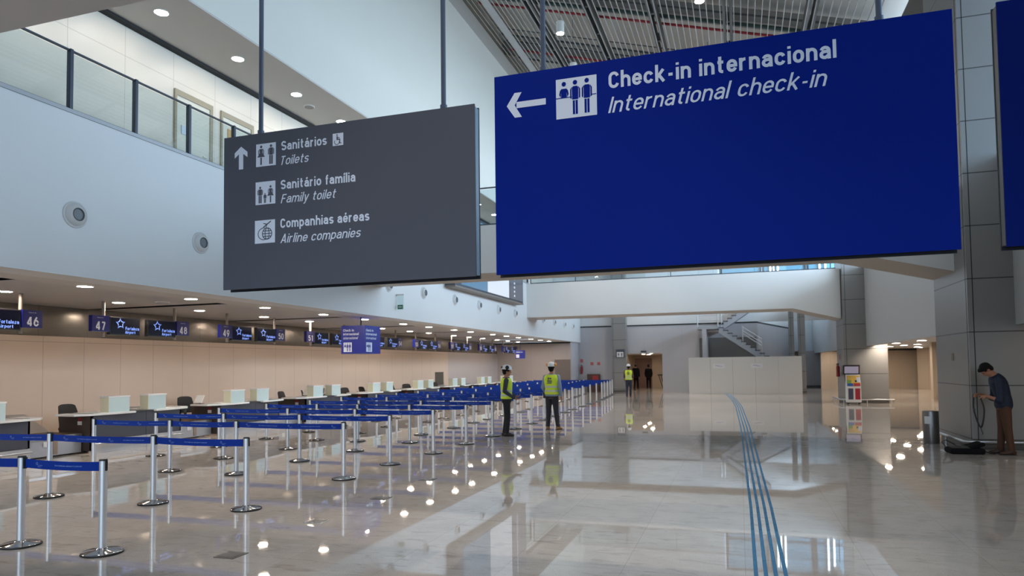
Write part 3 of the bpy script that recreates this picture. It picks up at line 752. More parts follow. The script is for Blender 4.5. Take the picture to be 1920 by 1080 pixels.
for k in range(14): b.box(XB+0.411, XB+0.413, 29.9+0.0, 30.05, z0+0.2+0.19*k, z0+0.29+0.19*k)
b.build('text_column', mat('display_text', rgb(180, 185, 195), 0.5, emit=rgb(190, 195, 205), estr=0.4), t)

# ------------------------------------------------------------------ hanging signs
YS = 7.0
U, V = Vector((1,0,0)), Vector((0,0,1))
def sign(name, lab, x0, x1, z0, z1, film, core, posts, name_edge=None):
    t = thing(name, lab, 'sign')
    MB().box(x0, x1, YS, YS+0.02, z0, z1).build('front_panel', film, t)
    MB().box(x0, x1, YS+0.13, YS+0.15, z0-0.015, z1).build('back_panel', mat('sign_back', rgb(10, 14, 30), 0.5), t)
    MB().box(x0+0.004, x1-0.004, YS+0.02, YS+0.13, z0+0.02, z1-0.02).build('core', core, t)
    for x in posts:
        MB().cyl((x, YS+0.075, z1), (x, YS+0.075, 17.2), 0.028, n=16).build('post', M_POSTST, t, True)
        MB().cyl((x, YS+0.075, z1-0.02), (x, YS+0.075, z1+0.06), 0.04, n=16).build('post_collar', M_POSTST, t, True)
    return t
gs = sign('direction_sign', 'grey hanging sign pointing up to toilets, family toilet and airline companies', -6.05, -2.70, 2.735, 4.64, M_SIGNGREY, M_SIGNEDGE, (-5.56, -3.1))
bs = sign('direction_sign', 'large blue hanging sign with arrow left to international check-in', -2.465, 1.88, 2.735, 4.90, M_SIGNBLUE, M_SIGNEDGE, (-1.93, 1.31))
ts = sign('direction_sign', 'blue hanging sign with dark brown edge cut off by the right edge of the photo', 2.22, 4.95, 2.735, 4.90, mat('sign_blue_deep', rgb(0, 25, 105), 0.6, spec=0.08), M_SIGNEDGE_DK, (2.7, 4.5))
O1 = Vector((0, YS-0.002, 0)); O2 = Vector((0, YS-0.0035, 0))
def part(mbf, name, m, parent):
    mb = MB(); mbf(mb); return mb.build(name, m, parent)
# blue sign
def arrow_left(mb):
    put_poly(mb, rect(-2.215, -1.888, 4.525, 4.592), O1, U, V)
    for sg in (1, -1):
        c = 4.5585
        put_poly(mb, [(-2.325, c), (-2.235, c), (-2.155, c+sg*0.135), (-2.235, c+sg*0.135), (-2.325, c)][:4], O1, U, V)
part(arrow_left, 'arrow', M_SIGNWHITE, bs)
ic = part(lambda mb: put_poly(mb, rect(-1.775, -1.34, 4.345, 4.77), O1, U, V), 'pictogram_square', M_SIGNWHITE, bs)
part(lambda mb: picto_checkin(mb, -1.775, 4.345, 0.43, O2, U, V), 'pictogram_figures', M_SIGNBLUE, ic)
put_words('Check-in internacional', O1, U, V, -1.215, 4.60, 2.145, 0.172, M_SIGNWHITE, bs, bold=True)
put_words('International check-in', O1, U, V, -1.225, 4.345, 2.07, 0.165, M_SIGNWHITE, bs, italic=True)
# grey sign
def arrow_up(mb):
    put_poly(mb, rect(-5.825, -5.76, 4.22, 4.45), O1, U, V)
    for sg in (1, -1):
        c = -5.7925
        put_poly(mb, [(c, 4.505), (c, 4.435), (c+sg*0.095, 4.365), (c+sg*0.095, 4.43)], O1, U, V)
part(arrow_up, 'arrow', M_SIGNWHITE, gs)
def sq(x0, x1, z0, z1): return part(lambda mb: put_poly(mb, rect(x0, x1, z0, z1), O1, U, V), 'pictogram_square', M_SIGNWHITE, gs)
s1 = sq(-5.57, -5.283, 4.225, 4.505)
part(lambda mb: (picto_woman(mb, -5.495, 4.245, 0.24, O2, U, V), picto_man(mb, -5.352, 4.245, 0.24, O2, U, V)), 'pictogram_figures', M_SIGNGREY, s1)
s2 = sq(-5.575, -5.288, 3.755, 4.035)
part(lambda mb: (picto_man(mb, -5.507, 3.772, 0.205, O2, U, V), picto_man(mb, -5.437, 3.772, 0.12, O2, U, V), picto_woman(mb, -5.357, 3.772, 0.21, O2, U, V)), 'pictogram_figures', M_SIGNGREY, s2)
s3 = sq(-5.583, -5.292, 3.28, 3.562)
def globe(mb):
    cx, cz, r = -5.405, 3.395, 0.068
    for rx in (r, r*0.42): ring2d(mb, cx, cz, rx, 0.011, O2, U, V, ry=r)
    put_poly(mb, rect(cx-r, cx+r, cz-0.005, cz+0.005), O2, U, V)
    for h in (0.033, -0.033): put_poly(mb, rect(cx-r*0.86, cx+r*0.86, cz+h-0.005, cz+h+0.005), O2, U, V)
    ring2d(mb, cx-0.045, cz+0.0, 0.085, 0.009, O2, U, V, a0=PI*0.45, a1=PI*1.62, ry=0.072)
    put_poly(mb, [(-5.465, 3.478), (-5.452, 3.470), (-5.352, 3.535), (-5.345, 3.548), (-5.36, 3.546)], O2, U, V)
    put_poly(mb, [(-5.405, 3.500), (-5.385, 3.512), (-5.455, 3.525), (-5.468, 3.520)], O2, U, V)
    put_poly(mb, [(-5.42, 3.492), (-5.405, 3.500), (-5.420, 3.458), (-5.430, 3.456)], O2, U, V)
part(globe, 'pictogram_figures', M_SIGNGREY, s3)
s4 = sq(-4.49, -4.347, 4.365, 4.512)
def wheelchair(mb):
    ox, oz = -4.49, 4.365
    L = lambda a, b: (ox+a*0.143, oz+b*0.147)
    put_poly(mb, [L(.42+.065*math.cos(t*PI/8), .86+.065*math.sin(t*PI/8)) for t in range(16)], O2, U, V)
    put_poly(mb, [L(.37, .45), L(.49, .45), L(.49, .76), L(.37, .76)], O2, U, V)
    put_poly(mb, [L(.37, .45), L(.70, .45), L(.70, .54), L(.37, .54)], O2, U, V)
    put_poly(mb, [L(.63, .16), L(.72, .16), L(.72, .54), L(.63, .54)], O2, U, V)
    put_poly(mb, [L(.63, .16), L(.82, .16), L(.82, .22), L(.63, .22)], O2, U, V)
    put_poly(mb, [L(.45, .60), L(.66, .60), L(.66, .66), L(.45, .66)], O2, U, V)
    ring2d(mb, ox+.40*.143, oz+.30*.147, 0.032, 0.008, O2, U, V, a0=PI*0.8, a1=PI*2.05)
part(wheelchair, 'pictogram_figures', M_SIGNGREY, s4)
for s, x, z, w, cap, bold in (('Sanitários', -5.205, 4.392, 0.635, 0.113, True), ('Toilets', -5.205, 4.215, 0.39, 0.108, False),
        ('Sanitário família', -5.212, 3.917, 1.025, 0.113, True), ('Family toilet', -5.212, 3.748, 0.77, 0.108, False),
        ('Companhias aéreas', -5.215, 3.447, 1.21, 0.113, True), ('Airline companies', -5.215, 3.265, 1.10, 0.108, False)):
    put_words(s, O1, U, V, x, z, w, cap, M_SIGNWHITE, gs, bold=bold, italic=not bold)

# cube sign hanging over the queue
t = thing('cube_sign', 'blue box sign hanging over the queue, writing on two sides', 'sign')
x0, x1, y0, y1, z0, z1 = -11.26, -10.48, 18.0, 18.95, 2.185, 3.015
MB().box(x0, x1, y0, y1, z0, z1).build('box', mat('cube_sign_blue', rgb(24, 38, 140), 0.4), t)
MB().cyl(((x0+x1)/2+0.1, y0+0.3, z1), ((x0+x1)/2+0.1, y0+0.3, 3.28), 0.022, n=12).build('post', M_DKSTEEL, t, True)
for O, UU, w in ((Vector((x0, y0-0.003, z0)), Vector((1,0,0)), 0.78), (Vector((x1+0.003, y0, z0)), Vector((0,1,0)), 0.95)):
    k = w/0.78
    for s, u, v, ww, it in (('Check-in', .07, .655, .36, False), ('internacional', .07, .545, .52, False), ('international', .07, .425, .50, True)):
        put_words(s, O, UU, V, u*k, v, ww*k, 0.075, M_SIGNWHITE, t, bold=not it, italic=it)
    p = part(lambda mb: put_poly(mb, rect(.08*k, .36*k, .05, .33), O, UU, V), 'pictogram_square', M_SIGNWHITE, t)
    off = Vector((0, -0.002, 0)) if k == 1 else Vector((0.002, 0, 0))
    part(lambda mb: picto_checkin(mb, .08*k, .05, .28, O+off, UU*k if k == 1 else UU, V), 'pictogram_figures', MATS['cube_sign_blue'], p)
t = thing('small_sign', 'small blue square sign hanging far away before the grey end wall', 'sign')
MB().box(-12.93, -12.33, 40.0, 40.1, 2.22, 2.72).build('panel', MATS['cube_sign_blue'], t)
MB().cyl((-12.63, 40.05, 2.72), (-12.63, 40.05, 3.28), 0.02, n=10).build('post', M_DKSTEEL, t, True)
MB().box(-12.88, -12.68, 39.99, 40.0, 2.27, 2.47).build('pictogram_square', M_SIGNWHITE, t)
mb = MB(); put_text(mb, 'Check-in', Vector((0, 39.995, 0)), U, V, -12.87, 2.58, 0.4, 0.06, bold=True); mb.build('lettering', M_SIGNWHITE, t)
t = thing('toilet_sign', 'dark square pictogram sign on the far grey pillar', 'sign')
MB().box(-7.62, -7.08, 44.78, 44.9, 2.22, 2.77).build('panel', mat('sign_dark', rgb(72, 74, 88), 0.5), t)
p = MB().box(-7.56, -7.14, 44.77, 44.78, 2.27, 2.60).build('pictogram_square', M_PAPER, t)
part(lambda mb: (picto_woman(mb, -7.45, 2.29, 0.27, Vector((0, 44.765, 0)), U, V), picto_man(mb, -7.24, 2.29, 0.27, Vector((0, 44.765, 0)), U, V)), 'pictogram_figures', MATS['sign_dark'], p)

# exit sign in clear acrylic under the bulkhead edge
t = thing('exit_sign', 'clear and green exit sign on the bulkhead left of the display', 'sign')
MB().box(XB+0.02, XB+0.24, 19.3, 19.31, 3.55, 4.0).build('acrylic_plate', M_CLEAR, t)
MB().box(XB, XB+0.26, 19.28, 19.33, 4.0, 4.04).build('mount', M_LAMPRIM, t)
MB().box(XB+0.04, XB+0.22, 19.285, 19.298, 3.57, 3.70).build('green_plate', M_GREEN, t)
mb = MB(); put_text(mb, 'SAÍDA', Vector((0, 19.283, 0)), U, V, XB+0.06, 3.61, 0.14, 0.05, bold=True); mb.build('lettering', M_PAPER, t)

# ------------------------------------------------------------------ stanchions
rows = [(5.18, [-5.88, -6.96, -8.9]), (7.28, [-5.92, -7.4, -9.25, -11.1]), (9.66, [-6.0, -8.06, -9.46, -11.2]), (11.32, [-6.07, -7.99, -9.75, -11.45]),
        (12.97, [-5.97, -7.78, -9.46, -11.3]), (14.7, [-5.95, -7.37, -8.75, -9.88, -11.35]), (16.5, [-5.96, -7.94, -9.78, -11.31]),
        (18.55, [-6.03, -7.9, -10.05, -11.6]), (20.35, [-6.08, -7.98, -9.55, -11.4]), (21.8, [-6.09, -8.02, -9.65, -11.43]),
        (23.45, [-6.16, -8.06, -9.65, -11.4]), (25.4, [-6.27, -8.02, -9.85, -11.45]), (27.15, [-6.4, -8.19, -9.85, -11.5]),
        (29.25, [-6.44, -8.2, -9.9, -11.5]), (31.2, [-6.52, -8.3, -10.0, -11.6]), (33.2, [-6.63, -8.4, -10.1, -11.7]), (35.3, [-6.77, -8.5, -10.2, -11.8]),
        (37.0, [-6.95, -8.7, -10.4, -12.0]), (38.4, [-7.04, -8.8, -10.5, -12.1]), (40.1, [-7.2, -9.0, -10.7, -12.3]), (41.9, [-7.4, -9.15, -10.9, -12.4])]
ME_BASE = MB().lathe([(0.185, 0.006), (0.185, 0.02), (0.17, 0.028), (0.06, 0.04), (0.045, 0.052), (0.036, 0.056)], n=40).mesh('base', M_CHROME, True)
ME_RIM = MB().lathe([(0.18, 0.0), (0.188, 0.003), (0.188, 0.017), (0.184, 0.02), (0.17, 0.018)], n=40).mesh('base_rim', M_RUBBER, True)
ME_POLE = MB().lathe([(0.036, 0.045), (0.036, 0.895)], n=24).mesh('pole', M_ALU, True)
ME_CAP = MB().lathe([(0.0375, 0.885), (0.0385, 0.893), (0.034, 0.902), (0.001, 0.903)], n=24).mesh('cap', M_RUBBER, True)
ME_HEAD = MB().box(0.033, 0.051, -0.017, 0.017, 0.775, 0.886).box(-0.045, -0.034, -0.016, 0.016, 0.79, 0.885).box(-0.016, 0.016, 0.034, 0.046, 0.79, 0.885).mesh('belt_head', M_RUBBER)
ME_HEAD_END = MB().box(0.035, 0.042, -0.012, 0.012, 0.79, 0.886).box(-0.0425, -0.0345, -0.014, 0.014, 0.785, 0.886).mesh('belt_head', M_RUBBER)
def star_logo(mb, cx, cz, R, f):
    for k in range(5):
        a0, a1 = PI/2+2*PI*k/5, PI/2+2*PI*(k+1)/5
        P0, P2 = (math.cos(a0), math.sin(a0)), (math.cos(a1), math.sin(a1)); am = (a0+a1)/2
        P1 = (-0.08*math.cos(am), -0.08*math.sin(am))
        prev = None
        for i in range(9):
            s = i/8*0.82+0.04
            x = (1-s)**2*P0[0]+2*s*(1-s)*P1[0]+s*s*P2[0]; y = (1-s)**2*P0[1]+2*s*(1-s)*P1[1]+s*s*P2[1]
            n = (math.cos(am), math.sin(am)); w = 0.26*math.sin(PI*s)**0.8*(1.25-s)*0.8
            cur = ((x, y), (x+n[0]*w, y+n[1]*w))
            if prev: mb.add([f(cx+p[0]*R, cz+p[1]*R) for p in (prev[0], cur[0], cur[1], prev[1])], [(0,1,2,3)])
            prev = cur
pos_word = {0: 'at the aisle end', 1: 'second from the aisle', 2: 'third from the aisle', 3: 'fourth from the aisle', 4: 'fifth from the aisle'}
for ri, (yy, xs) in enumerate(rows):
    for ci, x in enumerate(xs):
        t = thing('belt_stanchion', 'silver belt post %s in the %s queue row from the camera' % (pos_word[ci], ORD[ri]), 'stanchion', (x, yy, 0), 0, 'queue barrier posts')
        for nm, me in (('base', ME_BASE), ('base_rim', ME_RIM), ('pole', ME_POLE), ('cap', ME_CAP), ('belt_head', ME_HEAD if ci else ME_HEAD_END)): linkmesh(nm, me, t)
        if ci > 0:
            L = xs[ci-1]-x-0.0975
            f = lambda a, s: 0.012*4*(a/L)*(a/L-1)
            b = MB(); n = 12; vs = []
            for i in range(n+1):
                a = L*i/n; z = f(a, 0)
                vs += [(0.05+a, -0.0012, 0.785+z), (0.05+a, -0.0012, 0.873+z), (0.05+a, 0.0012, 0.785+z), (0.05+a, 0.0012, 0.873+z)]
            fs = []
            for i in range(n):
                k = i*4; fs += [(k, k+4, k+5, k+1), (k+2, k+3, k+7, k+6), (k, k+2, k+6, k+4), (k+1, k+5, k+7, k+3)]
            fs += [(0, 1, 3, 2), (n*4, n*4+2, n*4+3, n*4+1)]
            b.add(vs, fs)
            be = b.build('belt', M_BELT, t)
            if ri < 11:
                warp = lambda a, v: Vector((0.05+a, -0.0022, 0.829+v+f(a, 0)))
                a = 0.16 if ri != 1 else 0.22
                while a < L-0.06:
                    pr = MB()
                    star_logo(pr, a, 0.008, 0.021, warp)
                    put_text(pr, 'Fortaleza', None, None, None, a+0.012, -0.012, 0.06, 0.009, warp=warp)
                    put_text(pr, 'Airport', None, None, None, a+0.012, -0.026, 0.045, 0.009, warp=warp)
                    pr.build('belt_emblem', M_BELTPRINT, be)
                    if a+0.62 < L:
                        pr = MB(); put_text(pr, 'fortaleza-airport.com.br', None, None, None, a+0.24, -0.006, 0.36, 0.014, warp=warp)
                        pr.build('belt_lettering', M_BELTPRINT, be)
                    a += 0.82

# ------------------------------------------------------------------ check-in desks
P = 3.85
XD = -13.2
names_seen = {-2: (43, 44), -1: (45, 46), 0: (47, 48), 1: (49, 50), 2: (51, 52)}
def where(k, side):
    return {(-2, 0): 'before the frame edge', }.get((k, side), '')
def desk(k, side):
    yc = 12.76+P*k
    if k in names_seen: lab = 'check-in desk with frosted screen box below number %d' % names_seen[k][side]
    else: lab = 'check-in desk with frosted box, %s half of the %s pair from the near end' % (('near', 'far')[side], ORD[k+2])
    t = thing('check_in_desk', lab, 'desk', (XD, yc, 0), 0, 'check-in desks along the beige wall')
    s = -1 if side == 0 else 1
    e = 1.43 if side == 0 else 1.06
    def Y(a, b): a, b = s*a, s*b; return (min(a, b), max(a, b))
    a, b = Y(0.006, e)
    MB().box(-0.04, 0, a, b, 0.27, 0.81).build('front_panel', M_DESKGREY, t)
    MB().box(-0.06, 0.02, a, b, 0.0, 0.26).build('plinth', mat('pale_plinth', (0.58, 0.57, 0.58, 1), 0.35, 0.2), t)
    a1, b1 = Y(e-0.04, e)
    MB().box(-0.94, 0, a1, b1, 0.05, 0.85).build('side_panel', M_DESKBROWN if side == 0 else M_DESKGREY, t)
    a2, b2 = Y(0.0, 0.45); MB().box(-0.7, 0.0, a2, b2, 0.80, 0.82).build('counter_top', M_DESKGREY, t)
    a3, b3 = Y(0.37 if side == 0 else 0.22, 1.72 if side == 0 else 1.44)
    yo = b3 if s > 0 else a3; yi = a3 if s > 0 else b3
    MB().prism([(-0.72, yi), (0.09, yi), (0.11, yi+(yo-yi)*0.3), (0.02, yi+(yo-yi)*0.85), (-0.16, yo), (-0.72, yo)], 'Z', 0.80, 0.845).build('worktop', M_DESKWHITE, t, bevel=0.006)
    gy0, gy1 = (-1.02, -0.47) if side == 0 else (0.05, 0.58)
    g = MB().box(-0.02, 0.0, gy0+0.012, gy1, 0.845, 1.17).build('screen_glass', M_FROST, t)
    MB().box(-0.24, 0.0, gy0, gy0+0.012, 0.845, 1.17).build('screen_side', M_FROSTSIDE, t)
    MB().box(-0.24, -0.02, gy1-0.012, gy1, 0.845, 1.17).build('screen_side', M_FROSTSIDE, t)
    MB().box(-0.25, 0.015, gy0-0.01, gy1+0.01, 1.17, 1.20).build('screen_cap', M_DESKWHITE, t)
    MB().tube([(0.09, a+0.02, 0.2), (0.09, b-0.02, 0.2)], 0.02, 10).build('bumper', M_STEEL, t, True)
    if side == 0:
        MB().box(-0.40, -0.28, -e-0.004, -e, 0.60, 0.68).build('notice', M_PAPER, t)
        MB().box(-0.39, -0.29, -e-0.004, -e, 0.685, 0.76).build('red_sticker', M_RED, t)
    return t
def scale(k):
    yc = 12.76+P*k-1.43
    lab = 'steel baggage scale in the gap before the %s desk pair from the near end' % ORD[k+2]
    t = thing('baggage_scale', lab, 'scale', (XD, yc, 0), 0, 'baggage scales between the desks')
    a, b = -1.32, -0.03
    MB().box(-0.8, -0.25, a, b, 0.03, 0.36).build('base', M_LTSTEEL, t, bevel=0.008)
    MB().box(-1.15, -0.23, a, b, 0.36, 0.43).build('frame', M_STEEL, t, bevel=0.006)
    MB().box(-1.13, -0.26, a+0.06, b-0.06, 0.43, 0.445).build('belt', M_BELTBROWN, t)
    MB().prism([(-1.15, 0.36), (-1.15, 0.44), (-1.95, 0.82), (-1.95, 0.70)], 'Y', a, b).build('incline', M_STEEL, t)
    MB().box(-0.246, -0.235, (a+b)/2+0.0, (a+b)/2+0.09, 0.06, 0.34).build('front_strip', mat('tan_strip', rgb(150, 128, 112), 0.5), t)
    MB().cyl((-0.2, a+0.06, 0), (-0.2, a+0.06, 0.62), 0.03, n=12).build('guard_post', M_STEEL, t, True)
    MB().box(-0.24, -0.232, a+0.42, a+0.56, 0.22, 0.33).build('label', M_PAPER, t)
for k in range(-2, 8):
    if k > -2:
        for s in (0, 1): desk(k, s)
    if k > -1 or k == 0: scale(k)
scale(-1) if False else None

def wall_monitor_pair(k):
    base = P*k
    X0 = -13.1
    num = (47+2*k, 48+2*k)
    for j, (ya, yb, sa, sb) in enumerate(((11.66, 12.46, 11.2, 11.63), (12.68, 13.52, 13.54, 13.94))):
        n = num[j]
        d = ('screen with a star emblem hanging beside the number %d' % n) if -2 < k < 3 else ('dark emblem screen, %s of the %s hanging pair from the near end' % (ORD[j], ORD[k+2]))
        t = thing('information_monitor', d, 'screen', (X0, base, 0), 0, 'screens hanging over the desks')
        MB().box(-0.1, 0.0, ya, yb, 2.55, 2.95).build('housing', M_PLASTIC, t, bevel=0.006)
        MB().box(0.0, 0.004, ya+0.02, yb-0.02, 2.575, 2.93).build('display', M_SCREENNAVY, t)
        pe = ya if j == 0 else yb
        MB().box(-0.13, -0.09, min(pe, pe+(0.3 if j == 0 else -0.3)), max(pe, pe+(0.3 if j == 0 else -0.3)), 2.70, 2.76).build('bracket', M_DKSTEEL, t)
        mb = MB(); O = Vector((0.006, 0, 0)); UY = Vector((0, 1, 0)); w = (yb-ya)
        star_logo(mb, ya+0.33*w, 2.805, 0.135, lambda a, b: O+UY*a+V*b)
        put_text(mb, 'Fortaleza', O, UY, V, ya+w*0.50, 2.672, w*0.46, 0.07, bold=True)
        put_text(mb, 'Airport', O, UY, V, ya+w*0.49, 2.59, w*0.34, 0.062, bold=True)
        mb.build('emblem', M_LOGO, t)
        d2 = ('blue sign with the number %d hanging over the desks' % n) if -2 < k < 3 else ('blue desk number sign, %s of the %s hanging pair from the near end' % (ORD[j], ORD[k+2]))
        t2 = thing('desk_number_sign', d2, 'sign', (X0, base, 0), 0, 'desk number signs')
        MB().box(-0.08, 0.02, sa, sb, 2.61, 2.955).build('panel', mat('number_blue', rgb(20, 24, 105), 0.35), t2)
        pm = sb-0.04 if j == 0 else sa+0.06
        MB().cyl((-0.115, pm, 2.50), (-0.115, pm, 3.28), 0.035, n=14).build('mounting_post', mat('taupe_post', (0.26, 0.22, 0.19, 1), 0.5), t2, True)
        mb = MB(); O = Vector((0.023, 0, 0))
        put_text(mb, str(n), O, UY, V, sa+0.085, 2.645, 0.24, 0.18, bold=True)
        put_text(mb, 'Check-in', O, UY, V, sa+0.12, 2.90, 0.15, 0.018)
        mb.build('number', mat('number_white', rgb(225, 228, 238), 0.5), t2)
for k in range(-1, 8): wall_monitor_pair(k)

# office chairs behind the desks
def make_chair(lab, loc, rz):
    t = thing('office_chair', lab, 'chair', loc, rz, 'office chairs behind the desks')
    b = MB(); n = 9
    pts = []
    for i in range(n):           # curved mesh backrest
        u = -0.23+0.46*i/(n-1)
        for z, yo in ((0.56, 0.0), (0.70, 0.03), (0.85, 0.03), (1.02, -0.02)):
            wv = 1-0.15*((z-0.8)/0.25)**2
            pts.append((u*wv, 0.22-yo*0.6-0.35*u*u+0.05*(z-0.56), z-0.04*(abs(u)/0.23)**4*(1 if z > 1 else 0)))
    m = 4; vs = pts+[(p[0], p[1]+0.025, p[2]) for p in pts]; N = len(pts); fs = []
    for i in range(n-1):
        for j in range(m-1):
            k = i*m+j; fs += [(k, k+1, k+m+1, k+m), (N+k, N+k+m, N+k+m+1, N+k+1)]
    for i in range(n-1): fs += [(i*m, (i+1)*m, N+(i+1)*m, N+i*m), (i*m+3, N+i*m+3, N+(i+1)*m+3, (i+1)*m+3)]
    for j in range(m-1): fs += [(j, N+j, N+j+1, j+1), ((n-1)*m+j, (n-1)*m+j+1, N+(n-1)*m+j+1, N+(n-1)*m+j)]
    b.add(vs, fs); b.build('backrest', M_MESH, t, True)
    MB().box(-0.24, 0.24, -0.25, 0.22, 0.44, 0.51).build('seat', M_MESH, t, bevel=0.03)
    MB().bar((0, 0.20, 0.44), (0, 0.24, 0.75), 0.07, 0.03, (0,1,0)).build('back_support', M_PLASTIC, t)
    MB().cyl((0, 0, 0.08), (0, 0, 0.44), 0.03, n=12).build('gas_lift', M_PLASTIC, t, True)
    for k in range(5):
        a = 2*PI*k/5
        MB().bar((0, 0, 0.1), (0.29*math.cos(a), 0.29*math.sin(a), 0.07), 0.045, 0.03).build('base_arm', M_PLASTIC, t)
        MB().sphere((0.29*math.cos(a), 0.29*math.sin(a), 0.03), 0.03, n=10, m=6).build('caster', M_PLASTIC, t, True)
    for s in (-1, 1):
        MB().tube([(s*0.25, 0.1, 0.46), (s*0.28, 0.08, 0.66), (s*0.28, -0.14, 0.67)], 0.018, 8).build('armrest', M_PLASTIC, t, True)
    return t
chs = [(11.8, 90, 'before number 47'), (13.38, 120, 'between numbers 47 and 48'), (15.6, 75, 'past number 48'), (19.5, 100, 'below number 51'),
       (20.7, 130, 'below number 52'), (23.3, 80, 'behind the blue box sign'), (24.6, 150, 'just past the blue box sign'), (27.1, 90, 'at the fifth desk pair'), (28.35, 60, 'at the fifth desk pair, far half'), (31.7, 90, 'before the dark niche'), (34.9, 110, 'past the beige wall end')]
c0 = make_chair('black mesh office chair at the desk '+chs[0][2], (-14.25, chs[0][0], 0), math.radians(chs[0][1]))
for yy, a, w in chs[1:]: copy_thing(c0, (-14.6 if yy == 15.6 else -14.22, yy, 0), 'black mesh office chair at the desk '+w, math.radians(a))
for i, (yy, lab) in enumerate(((15.35, 'tilted pale flat monitor on the desk below number 49'), (20.2, 'tilted pale flat monitor on the desk below number 51'), (21.0, 'tilted pale flat monitor on the desk below number 52'))):
    t = thing('desk_monitor', lab, 'monitor', (-13.72, yy-0.35, 0.85), math.radians(-8), 'small monitors on the desks')
    MB().obox((0, 0, 0.13), (1, 0, 0), (0, 0.9, -0.42), (0, 0.42, 0.9), 0.14, 0.012, 0.11).build('screen', M_DESKWHITE, t)
    MB().box(-0.09, 0.09, -0.05, 0.09, 0, 0.012).build('foot', M_WOOD, t)
    MB().bar((0, 0.03, 0.01), (0, -0.01, 0.1), 0.03, 0.015, (0,1,0)).build('stand', M_PLASTIC, t)

# ------------------------------------------------------------------ hoarding, stairs
t = thing('hoarding', 'long white panel hoarding standing in front of the stairs', 'partition')
YH = 42.0
for i in range(5):
    x0 = -2.87+1.235*i
    p = MB().box(x0, x0+1.225, YH, YH+0.08, 0, 2.14).build('panel', mat('hoarding_white', (0.60, 0.59, 0.57, 1), 0.5), t)
MB().box(-2.87, 3.3, YH+0.08, YH+0.16, 2.04, 2.10).build('back_rail', M_LTSTEEL, t)
for x in (-2.0, 0.2, 2.6): MB().bar((x, YH+0.12, 2.0), (x, YH+1.0, 0.0), 0.05, 0.05).build('brace', M_LTSTEEL, t)
for i, (x, lab) in enumerate(((-1.17, 'faint paper notice on the hoarding, second panel from its left end'), (0.9, 'faint paper notice on the hoarding, third and fourth panels'))):
    n = tag(MB().box(x-0.32, x+0.32, YH-0.004, YH-0.001, 1.5, 1.75).build('paper_notice', mat('notice_paper', (0.66, 0.65, 0.68, 1), 0.7)), lab, 'notice')
    b = MB().bar((x-0.2, YH-0.006, 1.66), (x+0.05, YH-0.006, 1.63), 0.004, 0.03).bar((x, YH-0.006, 1.62), (x+0.22, YH-0.006, 1.6), 0.004, 0.02)
    b.build('print', mat('faint_violet_print', rgb(140, 140, 175), 0.6), n)

st = thing('staircase', 'grey steel staircase with landing behind the white hoarding', 'staircase')
MB().box(-2.4, -1.15, 43.3, 45.4, 3.86, 4.03).build('landing', M_STAIRST, st)
for x, yy in ((-2.0, 43.4), (-2.0, 45.2)): MB().box(x-0.13, x+0.13, yy-0.1, yy+0.1, 0, 3.86).build('column', mat('stair_column', (0.42, 0.42, 0.45, 1), 0.4), st)
def flight(x0, z0, x1, z1, y0, y1, n, rails):
    h = (x1-x0)/n; v = (z1-z0)/n
    top = []
    for i in range(n):
        xa, za = x0+h*i, z0+v*(i+1 if v > 0 else i)
        top += [(xa, za), (xa+h, za)]
    poly = top+[(x1, z1-0.30), (x0, z0-0.30)]
    for yy in (y0, y1-0.04):
        MB().prism(poly, 'Y', yy, yy+0.04).build('stringer', M_STAIRST, st)
    MB().prism([(x0, z0-0.26), (x1, z1-0.26), (x1, z1-0.2), (x0, z0-0.2)], 'Y', y0+0.04, y1-0.04).build('soffit', M_TREAD, st)
    for i in range(n):
        xa, za = x0+h*i, z0+v*(i+1 if v > 0 else i)
        MB().box(min(xa, xa+h)-0.02, max(xa, xa+h)+0.02, y0-0.02, y1+0.02, za, za+0.045).build('tread', M_TREAD, st)
    for a0, a1 in rails:
        P = lambda a, dz: (x0+(x1-x0)*a, y0+0.02, z0+(z1-z0)*a+dz)
        for dz in (0.55, 0.72, 0.95): MB().tube([P(a0, dz), P(a1, dz)], 0.025, 8).build('handrail', M_LTSTEEL, st, True)
        for a in (a0, a1): MB().cyl(P(a, -0.1), P(a, 1.0), 0.03, n=8).build('baluster', M_LTSTEEL, st, True)
flight(-1.15, 4.0, 1.6, 5.85, 44.3, 45.4, 11, [(0.05, 0.55)])
flight(-1.15, 3.9, 2.4, 1.45, 43.2, 44.2, 14, [(0.38, 0.68)])
MB().box(2.4, 3.2, 43.2, 44.2, 1.3, 1.45).build('lower_landing', M_STAIRST, st)
for yy in (43.3, 44.1): MB().box(3.0, 3.1, yy-.05, yy+.05, 0, 1.3).build('landing_leg', M_STAIRST, st)
for dz in (0.35, 0.65, 0.95):
    MB().tube([(-2.4, 43.32, 4.03+dz), (-1.2, 43.32, 4.03+dz)], 0.02, 8).build('landing_rail', M_LTSTEEL, st, True)
for x in (-2.38, -1.2): MB().cyl((x, 43.32, 4.0), (x, 43.32, 5.0), 0.035, n=10).build('landing_post', M_LTSTEEL, st, True)
struct('stair_shade_panel', MB().box(-2.4, 1.0, 45.3, 45.45, 0, 3.4), mat('stair_shade_wall', (0.16, 0.155, 0.15, 1), 0.7))  # dark panel carries the shade under the flights in its colour

